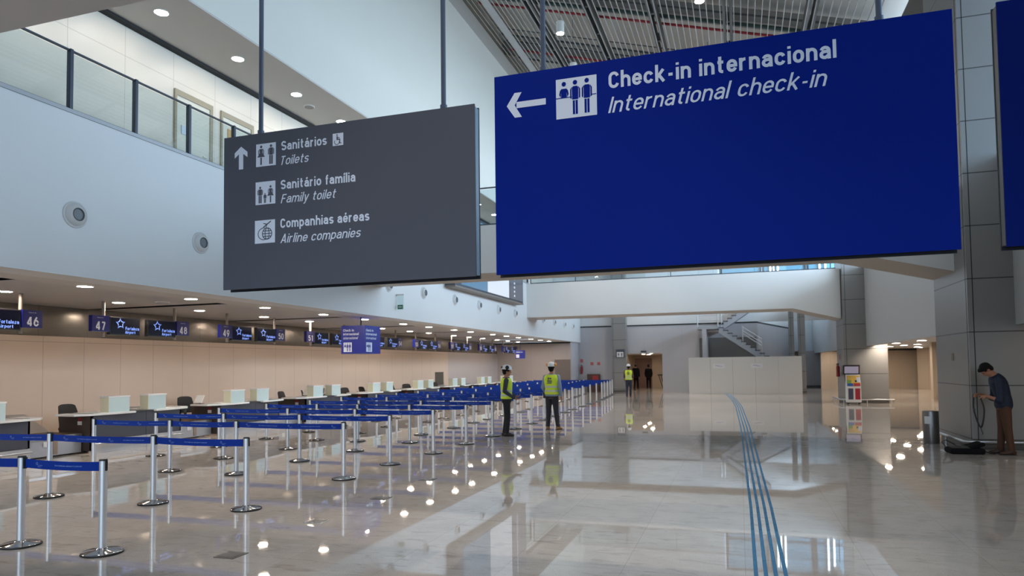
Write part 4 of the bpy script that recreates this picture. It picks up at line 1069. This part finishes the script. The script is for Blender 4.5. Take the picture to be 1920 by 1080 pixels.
# far wall details
t = thing('passage', None, None)
bpy.data.objects.remove(t)
struct('wall_passage_left', MB().box(-8.1, -7.9, YF+0.25, 54.2, 0, 2.5), M_CREAM)
struct('wall_passage_right', MB().box(-4.75, -4.55, YF+0.25, 54.2, 0, 2.5), M_CREAM)
struct('wall_passage_end', MB().box(-8.1, -4.55, 54.2, 54.4, 0, 2.5), M_CREAM)
struct('ceiling_passage', MB().box(-8.1, -4.55, YF+0.25, 54.4, 2.5, 2.6), M_CEIL)
struct('wall_passage_near', MB().box(-7.95, -7.0, YF+0.2, YF+0.3, 0, 2.5), M_CREAM)
struct('door_5', MB().box(-7.75, -6.45, 54.1, 54.2, 0, 2.25), mat('passage_door', rgb(125, 98, 88), 0.5))
t = thing('bench', 'small dark metal bench against the passage wall right of the men in black', 'bench', (-5.0, 47.6, 0))
MB().box(-0.22, 0.2, -0.7, 0.7, 1.02, 1.1).build('top', M_PLASTIC, t)
for yy in (-0.6, 0.6): MB().bar((-0.15, yy, 1.02), (0.15, yy, 0), 0.05, 0.05).build('leg', M_PLASTIC, t)
t = thing('hose_cabinet', 'dark wooden cabinet with red panel against the far grey wall', 'cabinet', (-9.2, 45.3, 0))
MB().box(-0.4, 0.4, -0.25, 0.18, 0, 1.18).build('body', M_WOOD, t)
MB().box(-0.05, 0.34, -0.262, -0.25, 0.55, 1.08).build('red_panel', M_RED, t)
def fire_ext(name, lab, loc, rz):
    t = thing(name, lab, 'fire extinguisher', loc, rz)
    MB().lathe([(0.07, 0.0), (0.075, 0.02), (0.075, 0.42), (0.05, 0.48), (0.025, 0.5), (0.02, 0.54)], n=20).build('cylinder', M_RED, t, True)
    MB().box(-0.03, 0.03, -0.06, 0.04, 0.54, 0.59).build('valve', M_PLASTIC, t)
    MB().tube([(0.0, -0.05, 0.56), (0.09, -0.06, 0.52), (0.1, -0.04, 0.3), (0.09, -0.02, 0.15)], 0.012, 8).build('hose', M_PLASTIC, t, True)
    MB().box(-0.1, 0.1, 0.07, 0.08, 0.75, 0.98).build('sign_plate', mat('faded_red_plate', rgb(180, 95, 90), 0.5), t)
    return t
fire_ext('fire_extinguisher', 'red fire extinguisher with red plate above it on the far grey wall', (-10.05, 45.42, 1.2), 0)
e2 = fire_ext('fire_extinguisher', 'dark red fire extinguisher on the shaded side of the far pillar by the kiosk', (4.16, 34.0, 1.12), math.radians(-90))
for x, lab in ((-9.35, 'small red plate on the far grey wall, left of the pair above the cabinet'), (-8.9, 'small red plate on the far grey wall, right of the pair above the cabinet')):
    tag(MB().box(x-0.1, x+0.1, 45.485, 45.499, 1.77, 1.97).build('fire_plate', mat('faded_red_plate', rgb(180, 95, 90), 0.5)), lab, 'sign')
tag(MB().box(-6.1, -5.75, 45.42, 45.5, 2.58, 2.66).build('door_sensor', M_PLASTIC), 'small dark sensor above the far doorway', 'sensor')
tag(MB().box(4.342, 4.349, 17.05, 17.2, 1.76, 1.92).build('pillar_plate', mat('olive_plate', rgb(120, 120, 100), 0.5)), 'tiny olive plate on the side of the near grey pillar', 'sign')

# ------------------------------------------------------------------ kiosk, bin, floor boxes, tactile path
t = thing('charging_kiosk', 'white wheeled kiosk with tilted screen and coloured panel by the far pillar', 'kiosk', (4.5, 32.25, 0))
MB().prism([(-0.24, 0.08), (0.16, 0.08), (0.16, 1.2), (-0.02, 1.24), (-0.24, 0.72)], 'X', -0.28, 0.27).build('body', M_PAPER, t, bevel=0.01)
MB().box(-0.22, -0.03, -0.248, -0.24, 0.2, 0.66).build('dark_slot', mat('slot_slate', rgb(70, 72, 95), 0.5), t)
MB().box(0.04, 0.23, -0.248, -0.24, 0.2, 0.66).build('red_slot', mat('slot_red', rgb(170, 35, 55), 0.5), t)
sl = Vector((0, 0.22, 0.52)).normalized(); nn = Vector((0, -0.52, 0.22)).normalized()
def kp(a, b, c, d, m, nm):
    o = Vector((0, -0.245, 0.735))+nn*0.004
    mb = MB(); put_poly(mb, [(a, c), (b, c), (b, d), (a, d)], o, Vector((1,0,0)), sl); mb.build(nm, m, t)
kp(-0.25, 0.25, 0.02, 0.50, mat('kiosk_yellow', rgb(215, 175, 80), 0.5), 'yellow_panel')
o = 0.0
for a, b, c, d, col, nm in ((-0.25, -0.02, 0.02, 0.15, rgb(35, 85, 160), 'blue_patch'), (0.0, 0.25, 0.02, 0.16, rgb(165, 40, 45), 'red_patch'), (-0.25, -0.08, 0.15, 0.30, rgb(120, 150, 60), 'green_patch'), (0.12, 0.25, 0.2, 0.42, rgb(190, 200, 220), 'pale_patch'), (0.05, 0.13, 0.2, 0.29, rgb(30, 30, 40), 'dark_patch')):
    oo = Vector((0, -0.245, 0.735))+nn*0.006
    mb = MB(); put_poly(mb, rect(a, b, c, d), oo, Vector((1,0,0)), sl); mb.build(nm, mat('kiosk_'+nm, col, 0.5), t)
MB().obox((-0.05, -0.02, 1.44), (1,0,0), (0, 0.97, 0.25), (0, -0.25, 0.97), 0.32, 0.03, 0.20).build('screen_housing', M_PLASTIC, t)
MB().obox((-0.05, -0.052, 1.432), (1,0,0), (0, 0.97, 0.25), (0, -0.25, 0.97), 0.265, 0.004, 0.15).build('screen', mat('kiosk_screen', rgb(150, 145, 165), 0.2, emit=rgb(165, 160, 185), estr=0.25), t)
MB().obox((0.12, -0.058, 1.46), (1,0,0), (0, 0.97, 0.25), (0, -0.25, 0.97), 0.1, 0.003, 0.12).build('screen_picture', mat('kiosk_picture', rgb(190, 90, 95), 0.3, emit=rgb(190, 95, 100), estr=0.4), t)
MB().bar((-0.3, 0.02, 1.25), (-0.24, 0.05, 0.75), 0.04, 0.04).build('side_arm', M_PLASTIC, t)
for x in (-0.22, 0.2):
    for yy in (-0.14, 0.1): MB().cyl((x-0.02, yy, 0.045), (x+0.02, yy, 0.045), 0.045, n=14).build('caster', M_RUBBER, t, True)

t = thing('litter_bin', 'round steel litter bin beside the near grey pillar', 'bin', (3.86, 17.0, 0))
MB().lathe([(0.15, 0.0), (0.155, 0.02), (0.155, 0.66), (0.15, 0.69), (0.12, 0.69), (0.118, 0.6)], n=32).build('body', mat('brushed_bin_steel', (0.22, 0.21, 0.205, 1), 0.3, 0.9), t, True)
MB().lathe([(0.118, 0.55), (0.118, 0.6), (0.001, 0.6)], n=24).build('liner', M_RUBBER, t)
lb = MB()
vs = []; n = 6
for i in range(n+1):
    a = math.radians(-150+50*i/n); vs += [(0.1565*math.cos(a), 0.1565*math.sin(a), 0.42), (0.1565*math.cos(a), 0.1565*math.sin(a), 0.58)]
lb.add(vs, [(2*i, 2*i+2, 2*i+3, 2*i+1) for i in range(n)]); lb.build('paper_label', M_PAPER, t)

fbm = mat('floor_box_steel', (0.16, 0.15, 0.14, 1), 0.35, 0.7)
for i, (x, yy) in enumerate(((-4.61, 5.46), (-4.65, 6.92), (-4.63, 8.38), (-4.68, 9.95))):
    t = thing('floor_socket', 'flush metal floor socket plate beside the queue, %s from the camera' % ORD[i], 'floor socket', (x, yy, 0), 0, 'floor sockets in a line')
    MB().box(-0.11, 0.11, -0.11, 0.11, 0.0, 0.006).build('frame', M_STEEL if i == 1 else fbm, t)
    MB().box(-0.085, 0.085, -0.085, 0.085, 0.006, 0.009).build('lid', fbm, t)

def tact_x(y):
    pts = [(2, 0.2), (9, 0.2), (20, 0.1), (30, -0.09), (36, -0.33), (41.5, -0.68)]
    for (a, xa), (b, xb) in zip(pts, pts[1:]):
        if y <= b: return xa+(xb-xa)*(y-a)/(b-a)
    return pts[-1][1]
M_TACT = mat('tactile_blue', rgb(66, 122, 165), 0.6, spec=0.2)
for k in range(4):
    off = -0.117+0.078*k
    t = None
    b = MB(); yy = 3.0
    while yy < 41.7:
        L = 0.30
        c0_, c1_ = tact_x(yy)+off, tact_x(yy+L-0.02)+off
        b.add([(c0_-0.017, yy, 0.0), (c0_+0.017, yy, 0.0), (c1_+0.017, yy+L-0.012, 0.0), (c1_-0.017, yy+L-0.012, 0.0),
               (c0_-0.013, yy+0.004, 0.005), (c0_+0.013, yy+0.004, 0.005), (c1_+0.013, yy+L-0.016, 0.005), (c1_-0.013, yy+L-0.016, 0.005)],
              [(3,2,1,0),(4,5,6,7),(0,1,5,4),(1,2,6,5),(2,3,7,6),(3,0,4,7)])
        yy += L
    tag(b.build('tactile_strip', M_TACT), 'blue raised guide strip on the floor, %s of four counted from the left' % ORD[k], 'tactile strip', 'blue tactile guide strips')
# ------------------------------------------------------------------ people
def fuse(name, mb, m, parent, voxel=0.012, smooth=2):
    """one continuous skin over all the overlapping volumes in mb"""
    me = mb.mesh(name, m)
    o = bpy.data.objects.new(name, me); COL.objects.link(o)
    md = o.modifiers.new('r', 'REMESH'); md.mode = 'VOXEL'; md.voxel_size = voxel
    ms = o.modifiers.new('s', 'SMOOTH'); ms.iterations = smooth; ms.factor = 0.5
    dg = bpy.context.evaluated_depsgraph_get()
    m2 = bpy.data.meshes.new_from_object(o.evaluated_get(dg))
    o.modifiers.clear(); o.data = m2; bpy.data.meshes.remove(me)
    m2.polygons.foreach_set('use_smooth', [True]*len(m2.polygons))
    if not m2.materials and m: m2.materials.append(m)
    if parent: o.parent = parent
    return o
def loft(mb, rings, n=28):
    """rings: (centre, rx, ry, tilt) ; ring plane holds X and the tilted Y"""
    vs = []; fs = []
    for c, rx, ry, t in rings:
        v = Vector((0, math.cos(t), math.sin(t)))
        for k in range(n):
            a = 2*PI*k/n; ca, sa = math.cos(a), math.sin(a)
            e = 0.85
            vs.append(Vector(c)+Vector((1,0,0))*(rx*math.copysign(abs(ca)**e, ca))+v*(ry*math.copysign(abs(sa)**e, sa)))
    for i in range(len(rings)-1):
        for k in range(n): fs.append((i*n+k, i*n+(k+1) % n, (i+1)*n+(k+1) % n, (i+1)*n+k))
    fs += [tuple(range(n))[::-1], tuple(range((len(rings)-1)*n, len(rings)*n))]
    mb.add(vs, fs)
TORSO = [(0.84, .150, .105), (0.92, .170, .120), (1.00, .165, .118), (1.09, .150, .108), (1.20, .160, .115), (1.32, .182, .122), (1.40, .185, .112), (1.455, .150, .090), (1.49, .085, .070), (1.53, .055, .060)]
def spine(lean, curve=0.0):
    """returns f(z) -> (centre, tilt) with the trunk leaning forward (towards -Y) by lean radians, rounding further by curve"""
    tab = []; y, z, zz = 0.0, 0.84, 0.84
    while zz < 1.66:
        k = max(0, min(1, (zz-0.90)/0.28)); k2 = max(0, min(1, (zz-1.2)/0.3))
        t = lean*k+curve*k2
        tab.append((zz, y, z, t)); y -= math.sin(t)*0.01; z += math.cos(t)*0.01; zz += 0.01
    def f(q):
        i = max(0, min(len(tab)-1, int(round((q-0.84)/0.01)))); _, yy, z_, t = tab[i]
        return Vector((0, yy, z_)), t
    return f
def torso(mb, f, z0, z1, grow, shoulders=True):
    zs = sorted(set([z0, z1]+[r[0] for r in TORSO if z0 < r[0] < z1]+[z0+(z1-z0)*i/12 for i in range(13)]))
    rings = []
    for z in zs:
        for (a, b) in zip(TORSO, TORSO[1:]):
            if a[0] <= z <= b[0]+1e-6:
                k = (z-a[0])/(b[0]-a[0]); rx = a[1]+(b[1]-a[1])*k; ry = a[2]+(b[2]-a[2])*k
        c, t = f(z); rings.append((c, rx+grow, ry+grow, t))
    loft(mb, rings)
def hand(mb, w, d, n, side, curl=0.5, sc=1.0):
    """palm from wrist w along d, palm facing n, thumb towards side"""
    d = Vector(d).normalized(); n = Vector(n); n = (n-d*n.dot(d)).normalized(); s = d.cross(n)*side
    w = Vector(w)
    M3 = Matrix((s, n, d)).transposed()
    mb.sphere(w+d*0.045*sc, (0.042*sc, 0.018*sc, 0.052*sc), M3, n=14, m=10)
    for off, L in ((-0.031, .060), (-0.011, .074), (0.010, .078), (0.030, .070)):
        p0 = w+d*0.082*sc+s*off*sc
        d1 = (d*math.cos(curl*.6)+n*math.sin(curl*.6)); d2 = (d*math.cos(curl*1.5)+n*math.sin(curl*1.5)); d3 = (d*math.cos(curl*2.2)+n*math.sin(curl*2.2))
        p1 = p0+d1*L*.5*sc; p2 = p1+d2*L*.32*sc; p3 = p2+d3*L*.24*sc
        mb.chain([p0-d*0.02*sc, p1, p2, p3], [.0095*sc, .0088*sc, .0082*sc, .0072*sc], n=8)
    t0 = w+d*0.025*sc+s*0.034*sc+n*0.006
    t1 = t0+(d*.6+s*.6+n*.3).normalized()*0.036*sc; t2 = t1+(d*.85+s*.15+n*.45).normalized()*0.03*sc
    mb.chain([t0, t1, t2], [.012*sc, .0105*sc, .0085*sc], n=8)
def person(name_label, loc, rz, pose, fit, scale=1.0, voxel=0.012):
    t = thing('person', name_label, 'person', loc, rz)
    t.scale = (scale,)*3
    f = spine(pose.get('lean', 0), pose.get('curve', 0))
    J = {}
    for s, k in ((-1, 'r'), (1, 'l')):
        c, tl = f(1.415); J['sh'+k] = c+Vector((s*0.185, 0, 0))
        J['el'+k] = Vector(pose['el'+k]); J['wr'+k] = Vector(pose['wr'+k])
        J['hp'+k] = Vector((s*0.088, 0, 0.90)); J['kn'+k] = Vector(pose['kn'+k]); J['an'+k] = Vector(pose['an'+k])
    # body (one skin: trunk, neck, head, arms, hands, legs)
    b = MB(); torso(b, f, 0.84, 1.53, 0)
    nk, tn = f(1.50); hd, th = f(1.60)
    nod = pose.get('nod', 0); ht = th+nod; turn = pose.get('turn', 0)
    R = Matrix.Rotation(ht, 3, 'X') @ Matrix.Rotation(turn, 3, 'Z')
    top = f(1.54)[0]
    hc = top+Matrix.Rotation(th+nod*0.6, 3, 'X') @ Vector((0, -0.015, 0.105))
    b.chain([nk, top, hc+R @ Vector((0, 0.02, -0.03))], [.058, .054, .052])
    H = lambda *p: hc+R @ Vector(p)
    b.sphere(H(0, .012, .028), (.074, .094, .098), R); b.sphere(H(0, -.028, -.045), (.056, .066, .070), R)
    b.sphere(H(0, -.062, -.088), (.030, .026, .022), R, n=10, m=8)
    b.chain([H(0, -.088, .018), H(0, -.108, -.022)], [.010, .0155], n=10)
    b.sphere(H(0, -.080, .036), (.052, .018, .014), R, n=12, m=8)
    b.sphere(H(0, -.083, -.056), (.026, .016, .013), R, n=10, m=8)
    for s in (-1, 1): b.sphere(H(s*.076, .012, -.008), (.010, .022, .034), R, n=10, m=8)
    for k, s in (('r', -1), ('l', 1)):
        b.chain([J['sh'+k], J['el'+k], J['wr'+k]], [.054, .043, .028])
        d = pose.get('hd'+k) or (J['wr'+k]-J['el'+k]); n = pose.get('hn'+k, (-s, 0, 0))
        hand(b, J['wr'+k], d, n, pose.get('hs'+k, s), pose.get('curl'+k, 0.45))
        b.chain([J['hp'+k], J['kn'+k], J['an'+k]], [.088, .056, .042])
        ft = Vector(pose.get('ft'+k, (0, -1, 0)))
        b.chain([J['an'+k]+Vector((0, 0, -.03)), J['an'+k]+ft*0.13+Vector((0, 0, -.055))], [.04, .03])
    fuse('body', b, fit['skin'], t, voxel=min(voxel, 0.008), smooth=2)
    # face details
    e = MB()
    for s in (-1, 1): e.sphere(H(s*.031, -.0875, .012), (.012, .008, .007), R, n=10, m=6)
    e.build('eyes', MATS['eye_dark'], t, True)
    # trousers
    p = MB(); torso(p, f, 0.85, 1.02, 0.014)
    for k in 'rl':
        hp, kn, an = J['hp'+k], J['kn'+k], J['an'+k]
        p.chain([hp+Vector((0, 0, .0)), hp.lerp(kn, .5), kn, kn.lerp(an, .5), an+Vector((0, 0, .015))], [.100, .086, .070, .064, .058])
    fuse('trousers', p, fit['trousers'], t, voxel)
    # shirt or jacket with sleeves
    s_ = MB(); torso(s_, f, fit.get('hem', 0.93), 1.495, 0.020)
    for k in 'rl':
        sh, el, wr = J['sh'+k], J['el'+k], J['wr'+k]
        s_.chain([sh, sh.lerp(el, .5), el], [.066, .058, .053])
        se = fit.get('sleeve', 1.0)
        s_.chain([el, el.lerp(wr, .94*se)], [.053, .053-.014*se])
    fuse('shirt', s_, fit['shirt'], t, voxel)
    # shoes
    for k in 'rl':
        a = J['an'+k]; ft = Vector(pose.get('ft'+k, (0, -1, 0))); sd = Vector((-ft.y, ft.x, 0))
        sh = MB(); g = Vector((a.x, a.y, 0))
        M3 = Matrix((sd, ft, Vector((0, 0, 1)))).transposed()
        sh.sphere(g+Vector((0, 0, .045))-ft*.03, (.043, .055, .044), M3); sh.sphere(g+ft*.10+Vector((0, 0, .034)), (.047, .095, .033), M3); sh.sphere(g+ft*.04+Vector((0, 0, .05)), (.042, .085, .046), M3)
        sh.cyl(g+Vector((0, 0, .05)), g+Vector((0, 0, fit.get('boot', .11))), .050, .052)
        o = fuse('shoe', sh, fit['shoes'], t, voxel*0.8)
        for v in o.data.vertices:
            if v.co.z < 0.004: v.co.z = 0.004
        MB().obox(g+ft*.055+Vector((0, 0, .006)), ft, sd, (0,0,1), .132, .044, .006).build('sole', M_RUBBER, o)
    # hair
    if fit.get('hair'):
        h = MB(); h.sphere(H(0, .030, .045), (.092, .104, .100), R); h.sphere(H(0, .055, -.005), (.074, .066, .085), R)
        h.sphere(H(0, -.045, .092), (.062, .058, .036), R)
        for q in range(9):
            a = -1.2+0.3*q; h.sphere(H(.066*math.sin(a), -.055*math.cos(a)-.012, .075+.012*((q*7) % 3)), (.026, .03, .026), R, n=8, m=6)
        fuse('hair', h, fit['hair'], t, 0.008)
    if fit.get('vest'):
        v = MB(); torso(v, f, 0.95, 1.475, 0.034)
        vo = fuse('safety_vest', v, fit['vest'], t, voxel)
        for z0, z1 in ((1.02, 1.07), (1.13, 1.18)):
            bnd = MB(); torso(bnd, f, z0, z1, 0.037); bnd.build('reflective_band', MATS['reflective_band'], vo, True)
        c, tl = f(1.32); bk = MB()
        def at(u, z):
            cc, tt = f(z); ry = .122+.040
            y = ry*math.sqrt(max(0.05, 1-(u/.215)**2))
            return cc+Vector((u, y*math.cos(tt), y*math.sin(tt)))
        def q(u0, u1, z0, z1):
            for i in range(4):
                a0, a1 = u0+(u1-u0)*i/4, u0+(u1-u0)*(i+1)/4
                bk.add([at(a0, z0), at(a1, z0), at(a1, z1), at(a0, z1)], [(0, 1, 2, 3)])
        if fit.get('print', True):
            for u0, u1, z0, z1 in ((-.055, .0, 1.36, 1.40), (.012, .05, 1.345, 1.41), (-.07, .07, 1.305, 1.33), (-.075, .06, 1.27, 1.292), (-.06, .08, 1.235, 1.258)): q(u0, u1, z0, z1)
            bk.build('back_print', MATS['vest_print'], vo)
    if fit.get('helmet'):
        hm = MB(); n = 24
        prof = [(.112, .0), (.118, .004), (.116, .03), (.105, .07), (.08, .105), (.045, .122), (.001, .126)]
        vs = []; fs = []
        for r, z in prof:
            for k in range(n):
                a = 2*PI*k/n; vs.append(H(r*.95*math.cos(a), .012+r*1.12*math.sin(a), .055+z))
        for i in range(len(prof)-1):
            for k in range(n): fs.append((i*n+k, i*n+(k+1) % n, (i+1)*n+(k+1) % n, (i+1)*n+k))
        fs.append(tuple(range(n))[::-1]); fs.append(tuple(range((len(prof)-1)*n, len(prof)*n)))
        hm.add(vs, fs)
        br = []
        for k in range(13):
            a = PI+PI*k/12; br.append((.112*.95*math.cos(a), .012+.112*1.12*math.sin(a)))
        o2 = [(x*1.08, y*1.22-.01) for x, y in br]
        poly = br+o2[::-1]; m_ = len(poly)
        vs = [H(x, y, .052) for x, y in poly]+[H(x, y, .062) for x, y in poly]
        fs = [(i, i+1, m_-2-i, m_-1-i) for i in range(12)]+[(m_+i, m_+m_-1-i, m_+m_-2-i, m_+i+1) for i in range(12)]+[(i, (i+1) % m_, (i+1) % m_+m_, i+m_) for i in range(m_)]
        hm.add(vs, fs)
        hm.cyl(H(0, -.11, .125), H(0, .12, .13), .012, .012, n=8)
        ho = hm.build('helmet', fit['helmet'], t, True, angle=50)
        if fit.get('muffs'):
            for s in (-1, 1):
                ms = MB()
                if fit.get('muffs_up'):
                    ms.sphere(H(s*.122, .02, .105), (.03, .05, .055), R, n=14, m=8)
                else: ms.sphere(H(s*.115, .012, .02), (.03, .045, .055), R, n=14, m=8)
                ms.chain([H(s*.125, .012, .05), H(s*.122, .012, .1)], [.008, .008], n=8)
                ms.build('ear_muff', fit['muffs'], ho, True)
            if fit['muffs'] is M_RUBBER:
                MB().sphere(H(0, .135, .10), (.04, .03, .03), R, n=12, m=8).build('rear_knob', fit['muffs'], ho, True)
    return t, J, H, f
mat('eye_dark', (0.02, 0.015, 0.012, 1), 0.2)
mat('reflective_band', rgb(205, 212, 200), 0.3)
mat('vest_print', rgb(95, 105, 100), 0.6)
SKIN = mat('skin_tan', rgb(170, 118, 92), 0.5); SKIN2 = mat('skin_brown', rgb(140, 95, 75), 0.5)
LIME = mat('lime_vest_fabric', rgb(222, 245, 58), 0.6, bump=0.15, nscale=14)
DKTR = mat('black_trousers', rgb(28, 28, 34), 0.75, bump=0.2, nscale=18)
JEAN = mat('dark_jeans', rgb(38, 48, 72), 0.75, bump=0.2, nscale=18)
WHITEH = mat('white_helmet', (0.78, 0.79, 0.80, 1), 0.3)
BLACKH = mat('black_hair', (0.012, 0.010, 0.010, 1), 0.7, spec=0.15, bump=0.5, nscale=70)
stand = dict(knr=(-.095, -.01, .48), knl=(.095, -.01, .48), anr=(-.10, .01, .09), anl=(.10, .01, .09))
arms_down = dict(elr=(-.235, .02, 1.13), wrr=(-.235, -.06, .89), ell=(.235, .02, 1.13), wrl=(.235, -.06, .89))
# worker in profile, holding a phone out before him
pz = dict(stand, elr=(-.225, .045, 1.15), wrr=(-.20, -.21, .965), ell=(.215, -.01, 1.13), wrl=(.10, -.23, 1.00), hdr=(.1, -1, -.25), hnr=(.25, 0, 1), hsr=-1, curlr=0.5,
          hdl=(-.3, -.9, .1), hnl=(0, 0, 1), curll=0.6, turn=0.15, nod=0.08, knr=(-.09, -.03, .48), knl=(.09, 0, .48), anr=(-.09, .0, .09), anl=(.10, .06, .09))
w1, J1, H1, f1 = person('worker in profile in lime vest and white helmet holding a phone', (-5.62, 16.62, 0), math.radians(108), pz,
    dict(skin=SKIN, trousers=DKTR, shirt=mat('dark_grey_shirt', rgb(52, 56, 66), 0.7), shoes=mat('dark_brown_boots', rgb(52, 42, 40), 0.6), boot=.17, vest=LIME, helmet=WHITEH, muffs=M_RUBBER, muffs_up=True, hair=BLACKH, print=True), 0.985)
ph = thing('phone', 'black phone held out by the worker in profile', 'phone')
def world_of(t, p): return Matrix.Translation(t.location) @ t.rotation_euler.to_matrix().to_4x4() @ Matrix.Scale(t.scale[0], 4) @ Vector(p)
hp = world_of(w1, J1['wrr']+Vector((.012, -.115, -.008)))
ph.location = hp; ph.rotation_euler = (math.radians(12), 0, w1.rotation_euler.z)
MB().box(-.036, .036, -.085, .06, -.0, .011).build('case', M_PLASTIC, ph, bevel=0.003)
MB().box(-.033, .033, -.08, .055, .011, .0118).build('screen', mat('phone_glass', (0.02, 0.02, 0.025, 1), 0.1), ph)
# worker seen from behind with tan boots
pz = dict(stand, elr=(-.25, .03, 1.14), wrr=(-.25, -.04, .90), ell=(.245, .05, 1.14), wrl=(.215, -.10, .96), turn=0.0,
          knr=(-.115, -.01, .48), knl=(.10, .0, .48), anr=(-.165, .0, .09), anl=(.115, .03, .09), ftl=(.25, -.97, 0), ftr=(-.2, -.98, 0))
w2, J2, H2, f2 = person('worker seen from behind in lime vest, pale shirt and tan boots', (-4.95, 18.55, 0), math.radians(172), pz,
    dict(skin=SKIN, trousers=mat('charcoal_trousers', rgb(44, 44, 52), 0.75, bump=0.2, nscale=18), shirt=mat('pale_blue_shirt', rgb(140, 158, 178), 0.7), hem=0.90, shoes=mat('tan_boots', rgb(150, 112, 70), 0.6), boot=.19, vest=LIME,
         helmet=WHITEH, muffs=mat('amber_muffs', rgb(225, 150, 50), 0.4), muffs_up=True, hair=BLACKH), 1.02)
po = thing('belt_pouch', 'black pouch on the belt of the worker in tan boots', 'pouch'); c = world_of(w2, (.20, .02, .93))
po.location = c; po.rotation_euler = (0, 0, w2.rotation_euler.z)
MB().box(-.03, .03, -.06, .06, -.09, .06).build('body', M_PLASTIC, po, bevel=0.015)
MB().box(-.032, .034, -.062, .062, .02, .065).build('flap', M_RUBBER, po, bevel=0.01)
# worker far down the hall
pz = dict(stand, **arms_down); pz.update(knr=(-.09, -.08, .49), anr=(-.085, -.05, .09), anl=(.10, .12, .10))
person('distant worker in lime vest and white helmet walking to the doorway', (-5.84, 38.3, 0), math.radians(183), pz,
    dict(skin=SKIN2, trousers=JEAN, shirt=mat('maroon_shirt', rgb(84, 48, 50), 0.7), sleeve=0.2, shoes=M_RUBBER, vest=LIME, helmet=WHITEH, hair=BLACKH), 0.99, 0.014)
SUIT = mat('black_suit', rgb(7, 7, 10), 0.8, spec=0.1)
pz = dict(stand, **arms_down); pz.update(knr=(-.09, -.10, .49), anr=(-.08, -.16, .10), anl=(.09, .14, .11), knl=(.09, .02, .48))
person('person in black walking through the doorway, half behind the distant worker', (-7.0, 49.3, 0), math.radians(170), pz, dict(skin=SKIN2, trousers=SUIT, shirt=SUIT, hem=0.86, shoes=M_RUBBER, hair=BLACKH), 1.03, 0.014)
pz = dict(stand, elr=(-.24, .04, 1.13), wrr=(-.21, .0, .90), ell=(.24, .04, 1.13), wrl=(.21, .0, .90))
person('person in black standing in the doorway, right of the other one', (-6.2, 50.0, 0), math.radians(185), pz, dict(skin=SKIN2, trousers=SUIT, shirt=SUIT, hem=0.86, shoes=M_RUBBER, hair=BLACKH), 1.0, 0.014)
# photographer bending over a strap
pz = dict(lean=0.22, curve=0.30, nod=0.50, knr=(-.10, -.02, .47), knl=(.085, .03, .47), anr=(-.11, -.05, .09), anl=(.09, .07, .09), ftl=(.1, -1, 0), ftr=(-.25, -.95, 0),
          elr=(-.235, -.10, 1.03), wrr=(-.09, -.345, 1.115), ell=(.25, -.10, 1.01), wrl=(.105, -.29, 1.09), hdr=(.15, -1, .0), hnr=(.5, 0, -1), hdl=(-.25, -1, -.1), hnl=(-.5, 0, -1), curlr=1.0, curll=0.95)
pg, JP, HP, fP = person('person in dark blue shirt bending over a camera strap by the pillar', (4.66, 15.2, 0), math.radians(-93), pz,
    dict(skin=SKIN, trousers=mat('brown_trousers', rgb(78, 47, 30), 0.75, bump=0.25, nscale=16), shirt=mat('navy_shirt', rgb(14, 28, 54), 0.7, bump=0.15, nscale=12), sleeve=0.25, hem=0.87, shoes=mat('brown_shoes', rgb(62, 38, 28), 0.5), boot=.10, hair=BLACKH), 1.0, 0.010)
sp = thing('camera_strap', 'black strap looped down from the hands of the bending person', 'strap')
A_, B_ = world_of(pg, JP['wrr']+Vector((.02, -.11, -.005))), world_of(pg, JP['wrl']+Vector((-.02, -.10, -.01)))
M1 = A_+Vector((-.005, 0, -.30)); low = (A_+B_)/2+Vector((0.045, 0, -.60)); M2 = B_+Vector((.06, 0, -.26))
pts = []
for i in range(25):
    s = i/24
    k = [A_, M1, low, M2, B_]; u = s*4; j = min(3, int(u)); u -= j
    P0, P1, P2, P3 = k[max(0, j-1)], k[j], k[j+1], k[min(4, j+2)]
    pts.append(0.5*((2*P1)+(P2-P0)*u+(2*P0-5*P1+4*P2-P3)*u*u+(3*P1-P0-3*P2+P3)*u**3))
b = MB()
for p, q in zip(pts, pts[1:]): b.bar(p, q+(q-p)*0.15, 0.028, 0.006, (0, 1, 0))
b.build('webbing', M_RUBBER, sp)
MB().obox(pts[6], (1,0,0), (0,1,0), (0,0,1), .012, .02, .035).build('shoulder_pad', M_PLASTIC, sp)
MB().tube([low+Vector((0, 0, 0)), low+Vector((.01, 0, -.06)), low+Vector((.03, 0, -.1)), low+Vector((.02, 0, -.13))], .006, 6).build('loose_end', M_RUBBER, sp)
# camera bag on the floor
t = thing('camera_bag', 'open black camera bag lying on the floor before the bending person', 'bag', (4.02, 15.25, 0), math.radians(4))
bb = MB(); vs = []
b = MB().box(-.30, .28, -.20, .20, 0, .11); b.build('shell', mat('black_nylon', (0.008, 0.008, 0.009, 1), 0.8, spec=0.1, bump=0.3, nscale=40), t, bevel=0.035)
MB().box(-.25, .10, -.15, .15, .105, .125).build('padded_inside', mat('grey_padding', rgb(70, 66, 64), 0.8), t, bevel=0.01)
for x in (-.12, .0): MB().box(x-.006, x+.006, -.15, .15, .12, .145).build('divider', mat('grey_padding', rgb(70, 66, 64), 0.8), t)
MB().obox((.16, .02, .15), Vector((.94, 0, .30)).normalized(), (0,1,0), Vector((-.30, 0, .94)).normalized(), .14, .18, .035).build('lid', MATS['black_nylon'], t, bevel=0.03)
MB().tube([(.26, -.12, .06), (.38, -.16, .03), (.46, -.1, .012), (.42, 0, .012), (.30, .05, .05)], .012, 8).build('carry_strap', M_RUBBER, t, True)
MB().tube([(-.28, .1, .08), (-.34, .16, .2), (-.26, .2, .23), (-.1, .2, .14)], .011, 8).build('carry_strap', M_RUBBER, t, True)
